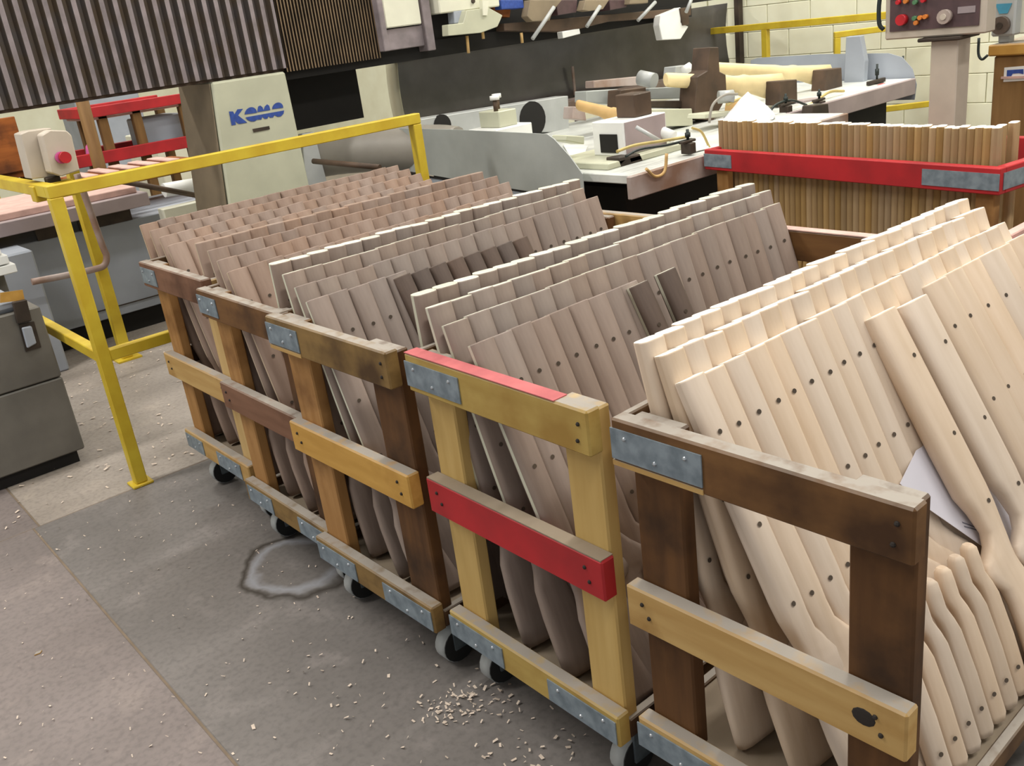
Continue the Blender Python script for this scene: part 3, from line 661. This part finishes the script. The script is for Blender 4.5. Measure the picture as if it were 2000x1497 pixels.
# spindle heads along the beam
def head(x, sc, dark=False):
    h = gbx('spindle_head', M['cream'], x, x + .30 * sc, 4.40, 4.64, 1.62, 2.1, .006)
    gbx('head_foot', M['fascia'], x - .02, x + .32 * sc, 4.42, 4.64, 1.50, 1.60, .004, h).location = (0, 0, 0)
    return h
h1 = gbx('spindle_head', M['cream'], 3.03, 3.27, 4.56, 4.64, 1.615, 2.1, .006)
gbx('head_frame', M['bel_ridge'], 3.0, 3.35, 4.58, 4.66, 1.50, 1.61, .004, None)
gbx('head_frame', M['bel_ridge'], 3.28, 3.335, 4.55, 4.66, 1.47, 2.1, .004, None)
gbx('head_frame', M['bel_ridge'], 2.99, 3.025, 4.55, 4.66, 1.50, 2.1, .004, None)
h2 = gbx('spindle_head', M['cream'], 3.36, 3.80, 4.50, 4.64, 1.655, 2.1, .006)
for k in range(2): pipe('bolt', M['darksteel'], h2, [Vector((3.60 + .1 * k, 4.50, 1.70)) - g0, Vector((3.60 + .1 * k, 4.49, 1.70)) - g0], .012, 8)
xs = [(875, 70, 985, 45, 1), (1025, 38, 1085, 20, 0), (1130, 22, 1188, 8, 0), (1225, 10, 1270, 2, 0)]
prism('head_plate', M['beige'], ga, gp([(875, 48), (905, 45), (912, 20), (955, 15), (982, 30), (972, 52), (940, 64), (876, 70)], 4.45), (0, .06, 0), .003)
prism('head_wedge', M['cream'], ga, gp([(942, 0), (955, 0), (952, 30), (944, 30)], 4.44), (0, .03, 0), 0)
prism('head_plate', M['beige_brown'], ga, gp([(1030, 32), (1036, 0), (1098, 0), (1080, 22), (1074, 40), (1040, 42)], 4.45), (0, .06, 0), .003)
prism('head_plate', M['beige_brown'], ga, gp([(1138, 20), (1144, 0), (1190, 0), (1178, 18), (1150, 22)], 4.45), (0, .06, 0), .003)
prism('head_plate', M['beige_brown'], ga, gp([(1230, 8), (1234, -20), (1268, -20), (1266, 6)], 4.45), (0, .06, 0), .003)
prism('head_frame', M['brownsteel'], ga, gp([(985, 60), (985, 46), (1350, 14), (1350, 30), (1190, 42), (1110, 62)], 4.55), (0, .08, 0), .003)
prism('head_frame', M['orangewood'], ga, gp([(962, 30), (966, 0), (1000, 0), (996, 34)], 4.56), (0, .06, 0), .003)
prism('motor', M['blue'], ga, gp([(978, 0), (1022, 0), (1024, 16), (980, 18)], 4.50), (0, .10, 0), .003)
prism('motor', M['panel'], ga, gp([(1085, 0), (1128, 0), (1126, 24), (1090, 30)], 4.50), (0, .10, 0), .003)
prism('motor', M['panel'], ga, gp([(1190, 0), (1226, 0), (1224, 14), (1192, 20)], 4.50), (0, .10, 0), .003)
prism('motor', M['bluegrey'], ga, gp([(886, 22), (908, 20), (908, 44), (888, 46)], 4.50), (0, .06, 0), .003)
for a, b, c, d in ((1040, 76, 1082, 14), (1146, 52, 1172, 12), (1246, 40, 1280, 4), (1340, 24, 1354, -10)):
    pipe('air_nozzle', M['lightgrey'], ga, [at(a, b, 'y', 4.42) - g0, at(c, d, 'y', 4.42) - g0], .012, 8)
for a, b, c, d in ((912, 70, 915, 104), (942, 58, 944, 76), (1018, 64, 1020, 84)):
    pipe('cutter', M['tanwork'], ga, [at(a, b, 'y', 4.5) - g0, at(c, d, 'y', 4.5) - g0], .009, 8)
prism('nozzle_block', M['white'], ga, gp([(1098, 62), (1132, 56), (1134, 66), (1100, 75)], 4.5), (0, .05, 0), .003)
prism('nozzle_block', M['white'], ga, gp([(1290, 30), (1330, 14), (1330, 44), (1345, 52), (1330, 76), (1294, 78), (1288, 50)], 4.5), (0, .06, 0), .004)
prism('nozzle_block', M['brownsteel'], ga, gp([(1328, 16), (1346, 14), (1346, 48), (1334, 50)], 4.49), (0, .06, 0), .003)
# ------------------------------------------------------------------ hood behind the bed
ho = empty('dust_hood', 'dark curved plastic dust hood behind the router table', 'hood', (4.9, 5.0, 0))
h0 = ho.location
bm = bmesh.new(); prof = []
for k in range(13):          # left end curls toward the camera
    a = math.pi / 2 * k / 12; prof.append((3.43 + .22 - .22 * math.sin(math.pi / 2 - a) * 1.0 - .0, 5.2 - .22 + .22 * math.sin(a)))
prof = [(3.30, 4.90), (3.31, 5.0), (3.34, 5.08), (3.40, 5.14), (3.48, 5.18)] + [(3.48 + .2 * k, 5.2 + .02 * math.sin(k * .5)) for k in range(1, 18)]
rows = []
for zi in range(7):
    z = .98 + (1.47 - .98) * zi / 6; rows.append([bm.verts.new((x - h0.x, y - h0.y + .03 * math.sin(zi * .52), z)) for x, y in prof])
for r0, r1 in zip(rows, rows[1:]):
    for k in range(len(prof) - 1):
        f = bm.faces.new((r0[k], r0[k + 1], r1[k + 1], r1[k])); f.smooth = True; f.material_index = 1 if k < 3 else 0  # leftmost strips carry the painted sheen
hm = link('hood_sheet', bm, [M['hood'], M['hood_sheen']], ho)
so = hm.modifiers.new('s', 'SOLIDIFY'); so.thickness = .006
box('hood_seam', M['fascia'], ho, 4.97 - h0.x, 4.99 - h0.x, .165, .175, 1.0, 1.2, 0)
box('hood_base', M['fascia'], ho, 3.3 - h0.x, 6.5 - h0.x, .0, .17, .94, .985, .003)
for xx in (3.4, 4.9, 6.3): box('hood_leg', M['darksteel'], ho, xx - h0.x, xx + .06 - h0.x, .06, .12, 0, .94, .003)
# ------------------------------------------------------------------ router table
tb = empty('router_table', 'pale routing table with dark base under the gantry', 'machine table', (4.5, 3.6, 0))
t0 = tb.location
def tbx(n, m, x0, x1, y0, y1, z0, z1, bev=.004): return box(n, m, tb, x0 - t0.x, x1 - t0.x, y0 - t0.y, y1 - t0.y, z0, z1, bev)
tbx('table_top', M['bedtop'], 2.98, 4.66, 2.80, 4.60, .86, .90)
tbx('table_edge', M['fascia'], 2.95, 4.66, 2.775, 2.80, .80, .90)
tbx('base', M['black'], 3.15, 4.6, 3.0, 4.5, 0, .80, 0)
tbx('table_top', M['bedtop'], 4.68, 6.1, 3.18, 4.60, .86, .90)
tbx('table_edge', M['pinksteel'], 4.68, 6.1, 3.155, 3.18, .80, .90)
tbx('base', M['black'], 4.7, 6.0, 3.3, 4.5, 0, .80, 0)
xs_ = 2.93
def tp(pix, ax, v): return [at(a, b, ax, v) - t0 for a, b in pix]
prism('end_shield', M['grey'], tb, tp([(755, 250), (900, 254), (1068, 262), (1082, 272), (1112, 305), (1137, 340), (1141, 392), (1100, 386), (800, 335), (778, 328)], 'x', xs_), (.006, 0, 0))
prism('shield_seam', M['black'], tb, tp([(795, 337), (1135, 390), (1135, 394), (795, 341)], 'x', xs_ - .002), (.003, 0, 0))
prism('shield_foot', M['bluegrey'], tb, tp([(770, 341), (1135, 394), (1135, 425), (770, 375)], 'x', xs_ + .004), (.05, 0, 0))
prism('far_shield', M['bluegrey'], tb, tp([(1466, 118), (1480, 113), (1600, 106), (1735, 104), (1762, 112), (1782, 135), (1790, 165), (1786, 195), (1550, 200), (1466, 160)], 'x', 6.12), (.006, 0, 0))
prism('shield_bracket', M['bluegrey'], tb, tp([(1652, 72), (1680, 70), (1689, 120), (1684, 205), (1646, 212), (1650, 120)], 'x', 6.0), (.05, 0, 0), .004)
tbx('end_skirt', M['lightgrey'], 2.2, 3.0, 4.35, 4.55, .50, .64)
# rail wall with two holes on the far part of the table
vw = empty('vacuum_box', 'pale long box with two dark round openings on the table', 'duct box', (3.6, 4.4, .90))
v0 = vw.location
prism('housing', M['lightgrey'], vw, [at(a, b, 'y', 4.4) - v0 for a, b in ((822, 233), (1110, 187), (1112, 258), (822, 262))], (0, .12, 0), .004)
for (a, b, r) in ((864, 245, .06), (1040, 233, .105)):
    c = at(a, b, 'y', 4.4) - v0
    pipe('opening', M['black'], vw, [c + Vector((0, .01, 0)), c - Vector((0, .004, 0))], r, 20)
def thing1(name, m, label, cat, pts, ext, bev=.004, group=None):
    return tag(prism(name, m, None, pts, ext, bev), label, cat, group)
A = lambda pix, ax, v: [at(a, b, ax, v) for a, b in pix]
# duct behind the handrail
tag(pipe('air_duct', M['duct'], None, smoothpath([(2.55, 5.0, .98), (2.75, 4.75, 1.0), (3.05, 4.35, .98), (3.12, 4.2, .96)], 5), .12, 18), 'fat grey air duct behind the yellow top rail', 'duct')
tag(box('machine_plinth', M['duct'], None, 2.45, 3.1, 4.66, 5.6, 0, .62, .01), 'low grey brown plinth right of the beige column', 'plinth')
tag(pipe('floor_pipe', M['brownsteel'], None, [at(612, 315, 'y', 4.45), at(742, 327, 'y', 4.0)], .014), 'thin brown pipe running below the grey duct', 'pipe')
for k, (a, b) in enumerate(((598, 600), (640, 632))):
    pass
# fixtures and work on the table
fb = empty('fixture_block', 'pale fixture block with square dark opening near the table edge', 'fixture', (3.3, 3.1, .9))
f_ = fb.location
def ab(n, m, par, loc, x0, x1, y0, y1, z0, z1, bev=.004): return box(n, m, par, x0 - loc.x, x1 - loc.x, y0 - loc.y, y1 - loc.y, z0 - loc.z, z1 - loc.z, bev)
ab('block', M['white'], fb, f_, 3.22, 3.52, 3.05, 3.25, .93, 1.085)
ab('side_face', M['pinksteel'], fb, f_, 3.23, 3.51, 3.047, 3.05, .935, 1.08, 0)
ab('opening', M['black'], fb, f_, 3.215, 3.221, 3.09, 3.20, .945, 1.03, 0)
ab('base', M['beige'], fb, f_, 3.05, 3.6, 3.0, 3.4, .90, .93)
ab('dark_clamp', M['brownsteel'], fb, f_, 3.34, 3.46, 3.08, 3.2, 1.086, 1.19)
kf = empty('knob_fixture', 'small white fixture topped by two round knobs', 'fixture', (3.0, 3.7, .9))
k_ = kf.location
ab('block', M['white'], kf, k_, 3.02, 3.26, 3.72, 3.95, .90, 1.08)
ab('upper_block', M['beige'], kf, k_, 3.08, 3.2, 3.76, 3.92, 1.08, 1.16)
for dx in (.0, .08):
    pipe('knob_stem', M['brownsteel'], kf, [Vector((3.1 + dx, 3.80 + dx, 1.16)) - k_, Vector((3.1 + dx, 3.80 + dx, 1.215)) - k_], .012)
    pipe('knob', M['white'], kf, [Vector((3.1 + dx, 3.80 + dx, 1.215)) - k_, Vector((3.1 + dx, 3.80 + dx, 1.235)) - k_], .024, 14)
def stockwork(label, a, b, m, r1=.035, group=None, sc=1.0):
    """A half-machined stock lying between two table points: thick butt, narrow wrist, long fore-end."""
    a = Vector(a); b = Vector(b); d = (b - a); pts = []; bmx = bmesh.new(); rings = []
    s = Vector((-d.y, d.x, 0)).normalized(); up = Vector((0, 0, 1))
    for (t, hz, wd, dz) in ((0, .024, .022, 0), (.02, .028, .026, 0), (.4, .03, .028, 0), (.5, .036, .028, -.004), (.56, .030, .024, .0), (.62, .042, .026, -.012), (.66, .048, .028, -.012), (.70, .036, .028, 0), (.85, .05, .03, -.008), (1, .062, .03, -.012)):
        c = a + d * t + up * dz
        rings.append([bmx.verts.new(c + up * hz * sc * math.sin(k * math.pi / 5) + s * wd * math.cos(k * math.pi / 5)) for k in range(10)])
    for p, q in zip(rings, rings[1:]):
        for k in range(10): bmx.faces.new((p[k], p[(k + 1) % 10], q[(k + 1) % 10], q[k])).smooth = True
    bmx.faces.new(rings[0][::-1]); bmx.faces.new(rings[-1]); bmesh.ops.recalc_face_normals(bmx, faces=bmx.faces)
    return tag(link('workpiece', bmx, m), label, 'workpiece', group)
G = 'stocks clamped on the router table'
stockwork('bright workpiece held by the brown clamp, nearest on the far table', at(1300, 156, 'y', 3.6), at(1526, 168, 'y', 3.45), M['workwood'], group=G, sc=1.45)
stockwork('bright workpiece lying behind its neighbour, against the tall grey bracket', at(1395, 133, 'y', 3.75), at(1620, 146, 'y', 3.6), M['workwood'], group=G, sc=1.3)
stockwork('tan workpiece behind the fixture block with the square opening', at(1128, 205, 'y', 3.7), at(1235, 232, 'y', 3.4), M['tanwork'], group=G)
for pix, y, dp_, m, nm, lb in (
    ([(1356, 232), (1362, 150), (1382, 138), (1386, 92), (1404, 92), (1406, 140), (1418, 146), (1420, 190), (1394, 236)], 3.5, .12, 'brownsteel', 'clamp_post', 'tall dark brown clamp post rising between the pale workpieces'),
    ([(1522, 206), (1524, 158), (1557, 155), (1558, 200)], 3.35, .10, 'brownsteel', 'clamp_block', 'dark brown clamp block at the end of the nearer workpiece'),
    ([(1610, 184), (1614, 136), (1644, 132), (1646, 178)], 3.5, .10, 'brownsteel', 'clamp_block', 'dark brown clamp block beside the tall grey bracket'),
    ([(1210, 215), (1212, 176), (1262, 170), (1264, 210), (1240, 222)], 3.75, .1, 'brownsteel', 'clamp_block', 'low dark clamp left of the long grey rail'),
    ([(1268, 194), (1268, 172), (1358, 168), (1358, 192)], 3.75, .1, 'grey', 'steel_rail', 'grey steel rail under the left pale workpiece'),
    ([(1146, 200), (1146, 178), (1208, 174), (1210, 204)], 3.9, .1, 'grey', 'steel_rail', 'short grey steel block left of the low dark clamp'),
    ([(1250, 248), (1252, 214), (1352, 212), (1354, 246)], 3.5, .1, 'beige', 'fixture_plate', 'pale green upright plate below the long grey rail'),
    ([(1262, 205), (1262, 197), (1358, 196), (1358, 212), (1262, 210)], 3.6, .1, 'darksteel', 'steel_rail', 'dark steel rail above the pale green plate'),
    ([(1104, 275), (1106, 264), (1142, 266), (1142, 282)], 3.3, .1, 'beige', 'fixture_plate', 'small beige block left of the square opening fixture'),
    ([(1208, 315), (1208, 308), (1250, 300), (1260, 320), (1215, 334)], 3.0, .08, 'darksteel', 'clamp_block', 'dark steel clamp at the table edge near the fixture block'),
    ([(1118, 232), (1120, 208), (1142, 210), (1146, 236)], 3.9, .08, 'fascia', 'fixture_plate', 'mauve block at the end of the tan workpiece'),
    ([(1160, 172), (1160, 158), (1262, 148), (1262, 166)], 4.35, .08, 'fascia', 'steel_rail', 'pinkish steel rail at the foot of the dark hood')):
    thing1(nm, M[m], lb, 'clamp' if 'clamp' in nm else 'fixture', A(pix, 'y', y), (0, dp_, 0))
def cyl(name, m, a, b, r, label, cat, n=16): return tag(pipe(name, m, None, [a, b], r, n), label, cat)
cyl('air_cylinder', M['white'], at(1278, 252, 'y', 3.1), at(1316, 268, 'y', 3.0), .028, 'white air cylinder lying on the table edge', 'cylinder')
cyl('motor_housing', M['lightgrey'], at(1250, 152, 'y', 4.0), at(1278, 158, 'y', 3.9), .045, 'round grey motor housing left of the first pale workpiece', 'motor')
cyl('air_cylinder', M['lightgrey'], at(1403, 190, 'y', 3.3), at(1432, 188, 'y', 3.25), .034, 'ribbed grey cylinder in front of the tall clamp post', 'cylinder')
cyl('push_rod', M['lightgrey'], at(1242, 248, 'y', 3.0), at(1290, 276, 'y', 2.92), .009, 'thin steel rod slanting in front of the white cylinder', 'rod', 8)
cyl('elbow_fitting', M['white'], at(1334, 140, 'y', 4.0), at(1350, 130, 'y', 3.95), .03, 'white elbow fitting against the dark hood', 'fitting')
# white cloth heap
bm = bmesh.new(); bmesh.ops.create_icosphere(bm, subdivisions=3, radius=1)
cc = at(1462, 222, 'y', 3.2)
for v in bm.verts:
    f = 1 + .12 * math.sin(7 * v.co.x + 3) * math.cos(5 * v.co.y)
    r = math.hypot(v.co.x, v.co.y); v.co = Vector((cc.x + v.co.x * .20 * f, cc.y + v.co.y * .12 * f, .905 + max(0, v.co.z) * .12 * (1.3 - r * .9)))
tag(link('cloth_heap', bm, M['cloth'], None), 'white crumpled cloth heap on the table behind the blanks', 'cloth')
# hoses
def hose(pix, y, r, m, label, z=None):
    return tag(pipe('air_hose', M[m], None, smoothpath([at(a, b, 'y', y) for a, b in pix], 5), r, 8), label, 'hose', 'air hoses on the router table')
hose([(1205, 296), (1240, 284), (1290, 276), (1340, 268)], 2.9, .007, 'yelhose', 'straw coloured hose along the near table edge')
hose([(1222, 306), (1250, 292), (1300, 284), (1350, 272)], 2.87, .006, 'cable', 'black hose just below the straw coloured one')
hose([(1262, 330), (1280, 345), (1298, 335), (1302, 300)], 2.76, .007, 'tanwork', 'tan hose looping down over the table edge')
hose([(1530, 222), (1560, 212), (1590, 200), (1620, 180), (1648, 178)], 3.25, .008, 'yelhose', 'straw coloured hose right of the brown clamp blocks')
hose([(1668, 198), (1690, 188), (1715, 168), (1735, 164)], 3.25, .008, 'redhose', 'red hose near the far clamp')
hose([(1385, 240), (1392, 205), (1415, 186), (1440, 184)], 3.2, .007, 'duct', 'grey hose curving beside the ribbed cylinder')
hose([(1352, 250), (1370, 258), (1384, 285), (1388, 290)], 2.9, .006, 'yelhose', 'short straw hose left of the red cart')
hose([(1700, 190), (1730, 172), (1752, 165)], 3.3, .007, 'cable', 'dark hose beside the red one')
def clampset(a, b, y, label, s=1.0):
    c = empty('toggle_clamp', label, 'clamp', at(a, b, 'y', y)); l = c.location
    box('body', M['darksteel'], c, -.04 * s, .04 * s, -.03, .03, 0, .10 * s, .003)
    box('arm', M['darksteel'], c, -.11 * s, .09 * s, -.012, .012, .10 * s, .125 * s, .003)
    pipe('rod', M['cable'], c, [(0, 0, .125 * s), (0, 0, .22 * s)], .007, 8); pipe('rod_tip', M['cable'], c, [(0, 0, .15 * s), (0, 0, .19 * s)], .013, 8)
    return c
clampset(1712, 194, 3.3, 'left toggle clamp with an upright rod on the far table')
clampset(1762, 182, 3.35, 'right toggle clamp with an upright rod on the far table', 1.1)
clampset(1600, 216, 3.2, 'low toggle clamp behind the middle of the upright blanks', .55)
clampset(1535, 226, 3.2, 'low toggle clamp just right of the cloth heap', .55)
for pix, y, dp_, m, nm, lb in (
    ([(1318, 150), (1320, 130), (1352, 126), (1352, 146)], 4.1, .1, 'lightgrey', 'fixture_plate', 'light grey plate against the dark hood behind the workpieces'),
    ([(1436, 222), (1440, 196), (1466, 192), (1468, 214)], 3.35, .08, 'tanwork', 'fixture_plate', 'small tan block above the white cloth heap'),
    ([(1585, 232), (1588, 206), (1618, 202), (1620, 226)], 3.05, .07, 'darksteel', 'clamp_block', 'dark steel block just behind the row of upright blanks'),
    ([(1640, 216), (1642, 186), (1662, 184), (1664, 212)], 3.25, .07, 'white', 'fixture_plate', 'white block at the foot of the tall grey bracket'),
    ([(1668, 206), (1670, 180), (1690, 178), (1692, 202)], 3.25, .07, 'brownsteel', 'clamp_block', 'brown block right of the white block near the red hose'),
    ([(1376, 232), (1378, 222), (1430, 216), (1432, 226)], 3.25, .12, 'beige', 'fixture_plate', 'flat pale green plate left of the cloth heap')):
    thing1(nm, M[m], lb, 'clamp' if 'clamp' in nm else 'fixture', A(pix, 'y', y), (0, dp_, 0))
hose([(1500, 225), (1515, 205), (1545, 196), (1575, 205)], 3.2, .007, 'cable', 'black hose arching over the right side of the cloth heap')
hose([(1420, 205), (1450, 192), (1480, 200), (1500, 218)], 3.25, .007, 'yelhose', 'straw coloured hose above the cloth heap')
clampset(1345, 300, 2.86, 'small toggle clamp at the near table edge left of the red cart', .5)
thing1('fixture_plate', M['pinksteel'], 'white and mauve block between the low toggle clamps', 'fixture', A([(1566, 222), (1570, 196), (1606, 190), (1606, 214)], 'y', 3.3), (0, .08, 0))
thing1('foam_sheet', M['white'], 'white sheet lying on the near left corner of the table', 'sheet', A([(1100, 284), (1148, 286), (1140, 306), (1112, 304)], 'z', .905), (0, 0, .004), 0)
thing1('foam_sheet', M['white'], 'white sheet on the table beside the red cart corner', 'sheet', A([(1330, 278), (1375, 268), (1385, 290), (1345, 300)], 'z', .905), (0, 0, .004), 0)
# ------------------------------------------------------------------ rear yellow guard rails
gr = empty('guard_rail', 'yellow guard rail running along the cream block wall', 'guard rail', (6.7, 4.3, 0))
l0 = gr.location
def yb(par, l, n, x0, x1, y0, y1, z0, z1): return box(n, M['yellow'], par, x0 - l.x, x1 - l.x, y0 - l.y, y1 - l.y, z0, z1, .003)
yb(gr, l0, 'top_rail', 6.68, 6.73, 3.2, 5.3, 1.245, 1.295); yb(gr, l0, 'post', 6.68, 6.73, 4.70, 4.75, 0, 1.245); yb(gr, l0, 'post', 6.68, 6.73, 3.2, 3.25, 0, 1.245)
g2 = empty('guard_rail', 'yellow guard frame beyond the far end of the table', 'guard rail', at(1635, 62, 'x', 6.3)); l2 = g2.location.copy(); g2.location.z = 0
P1 = Vector((l2.x, l2.y, 0)); P2 = at(1862, 100, 'x', 6.9); P2.z = 0; dd = (P2 - P1); ang = math.atan2(dd.y, dd.x); g2.rotation_euler = (0, 0, ang); ln2 = dd.length
for nm, x0, x1, z0, z1 in (('post', -.02, .02, 0, l2.z - .04), ('post', ln2 - .02, ln2 + .02, 0, l2.z - .04), ('top_rail', -.02, ln2 + .02, l2.z - .04, l2.z), ('lower_rail', .02, ln2 - .02, .62, .66)):
    box(nm, M['yellow'], g2, x0, x1, -.02, .02, z0, z1, .003)
tag(box('wall_conduit', M['darksteel'], None, 6.94, 6.998, 5.15, 5.20, .9, 3, .003), 'dark vertical conduit on the cream block wall', 'conduit')
# ------------------------------------------------------------------ control console
co = empty('control_console', 'beige control console on a square column behind the blanks', 'console', (4.05, 1.98, 0)); q0 = co.location
def cb(n, m, x0, x1, y0, y1, z0, z1, bev=.004, par=None): return box(n, m, par or co, x0 - q0.x, x1 - q0.x, y0 - q0.y, y1 - q0.y, z0, z1, bev)
cb('column', M['boxbeige'], 4.02, 4.13, 1.905, 2.02, .02, 1.285); cb('foot', M['boxbeige'], 3.9, 4.25, 1.8, 2.12, 0, .02)
cb('mounting_plate', M['darksteel'], 3.98, 4.16, 1.88, 2.06, 1.285, 1.30)
hs = cb('housing', M['boxbeige'], 4.0, 4.09, 1.79, 2.215, 1.302, 1.75, .006)
cb('control_panel', M['panel'], 3.994, 4.0, 1.815, 2.19, 1.335, 1.70, 0)
cb('panel_strip', M['bel_ridge'], 3.991, 3.994, 1.815, 2.19, 1.462, 1.474, 0)
cb('label_strip', M['bel_ridge'], 3.991, 3.994, 1.83, 1.90, 1.385, 1.41, 0)
def btn(a, b, r, m, n='push_button', l=.02, x=3.994):
    c = at(a, b, 'x', x) - q0; pipe(n, M[m], co, [c, c - Vector((l, 0, 0))], r, 14)
btn(1765, 38, .022, 'redplastic', 'stop_button', .03); btn(1848, 32, .028, 'knob', 'dial', .025); btn(1848, 32, .012, 'boxbeige', 'dial_cap', .03)
for a, b, m in ((1789, 35, 'greenplastic'), (1792, 44, 'orangeplastic'), (1800, 34, 'orangeplastic'), (1810, 32, 'orangeplastic'), (1757, 4, 'redplastic'), (1772, 2, 'orangeplastic'), (1790, 4, 'greenplastic'), (1806, 0, 'redplastic')):
    btn(a, b, .009, m)
pipe('handle', M['cable'], co, smoothpath([at(1728, -30, 'x', 3.99) - q0, at(1718, 0, 'x', 3.98) - q0, at(1717, 45, 'x', 3.98) - q0, at(1726, 58, 'x', 3.99) - q0], 4), .009)
XC = 4.5; ct = at(1930, 88, 'x', XC); zc_ = ct.z
sb = empty('pendant_box', 'narrow grey pendant box with blue label and round knob', 'control box', (XC + .04, at(1958, 60, 'x', XC + .04).y, zc_)); s0 = sb.location
ya, yb2 = at(1935, 60, 'x', XC + .04).y, at(1981, 60, 'x', XC + .04).y
box('housing', M['lightgrey'], sb, 0, .12, yb2 - s0.y, ya - s0.y, .03, .42, .008)
prism('blue_label', M['teal'], sb, [at(a, b, 'x', XC + .038) - s0 for a, b in ((1944, 8), (1977, 6), (1968, 26), (1952, 27))], (-.002, 0, 0))
c = at(1957, 49, 'x', XC + .04) - s0; pipe('knob', M['darkknob'], sb, [c, c - Vector((.025, 0, 0))], .038, 20)
c = c - Vector((.025, 0, 0)); pipe('knob_cap', M['darksteel'], sb, [c, c - Vector((.004, 0, 0))], .014, 14)
box('stem', M['lightgrey'], sb, .03, .08, -.02, .03, 0, .03, .003)
pipe('cable', M['cable'], sb, smoothpath([at(1912, 74, 'x', 4.48) - s0, at(1911, 105, 'x', 4.48) - s0, at(1918, 116, 'x', 4.48) - s0, at(1929, 108, 'x', 4.48) - s0], 4), .006)
sc = empty('monitor', 'pale framed monitor cut off by the right picture edge', 'monitor', (XC + .1, at(1985, 60, 'x', XC + .1).y - .2, zc_)); m0 = sc.location
box('frame', M['cream'], sc, 0, .05, -.3, .19, .03, .5, .006); box('screen', M['screen'], sc, -.004, 0, -.27, .16, .10, .46, 0); box('stand', M['cream'], sc, -.05, .15, -.15, .05, 0, .03, .003)
bc = empty('brown_cabinet', 'brown wooden cabinet with a white and blue sticker', 'cabinet', (5.0, 1.7, 0)); b0 = bc.location
yl_ = ct.y - b0.y
box('body', M['brown'], bc, -.48, .2, yl_ - 1.1, yl_ - .02, .0, zc_ - .05, .008); box('top', M['gold_y'], bc, -.5, .24, yl_ - 1.12, yl_, zc_ - .05, zc_ - .0005, .006)
box('rim', M['pinkish'], bc, -.49, -.48, yl_ - 1.0, yl_ - .06, zc_ - .15, zc_ - .14, 0)
fxb = 4.5
def bp(pix): return [at(a, b, 'x', fxb + .019) - b0 for a, b in pix]
stk = prism('sticker', M['white'], bc, bp([(1962, 132), (2010, 128), (2010, 157), (1960, 160)]), (-.002, 0, 0))
def bp2(pix): return [at(a, b, 'x', fxb + .0165) - b0 for a, b in pix]
prism('blue_field', M['blue'], stk, bp2([(1967, 137), (1999, 135), (1999, 145), (1990, 143), (1978, 144), (1974, 151), (1966, 152)]), (-.001, 0, 0))
# ------------------------------------------------------------------ shavings
bm = bmesh.new()
def chip(x, y, s):
    a = random.uniform(0, 6.28); d = Vector((math.cos(a), math.sin(a), 0)) * s; n = Vector((-d.y, d.x, 0)) * random.uniform(.25, .6); z = .0015 + random.uniform(0, .004)
    c = Vector((x, y, z)); q = random.uniform(0, .006)
    vs = [bm.verts.new(c - d - n), bm.verts.new(c + d - n + Vector((0, 0, q))), bm.verts.new(c + d * .9 + n + Vector((0, 0, q))), bm.verts.new(c - d * .7 + n)]
    bm.faces.new(vs)
for (cx_, cy_, sd, n) in ((1.04, 1.63, .05, 60), (.955, 1.67, .035, 50), (1.0, 1.35, .08, 45), (.9, 1.9, .25, 40)):
    for _ in range(n): chip(random.gauss(cx_, sd), random.gauss(cy_, sd), random.uniform(.003, .008))
for _ in range(420): chip(random.uniform(-.4, 1.1), random.uniform(1.2, 3.7), random.uniform(.002, .005))
for _ in range(420): chip(random.uniform(.2, 2.2), random.uniform(3.8, 5.9), random.uniform(.004, .012))
tag(link('wood_shavings', bm, M['chips']), 'pale wood shavings scattered on the concrete floor', 'shavings', kind='stuff')
pc = at(75, 1277, 'z', 0)
tag(prism('yellow_chip', M['gold_y'], None, [pc + Vector(v) for v in ((-.012, -.004, .001), (.004, -.007, .001), (.012, .003, .001), (-.004, .007, .001))], (0, 0, .003)), 'single bright yellow wood chip on the floor at lower left', 'wood chip')
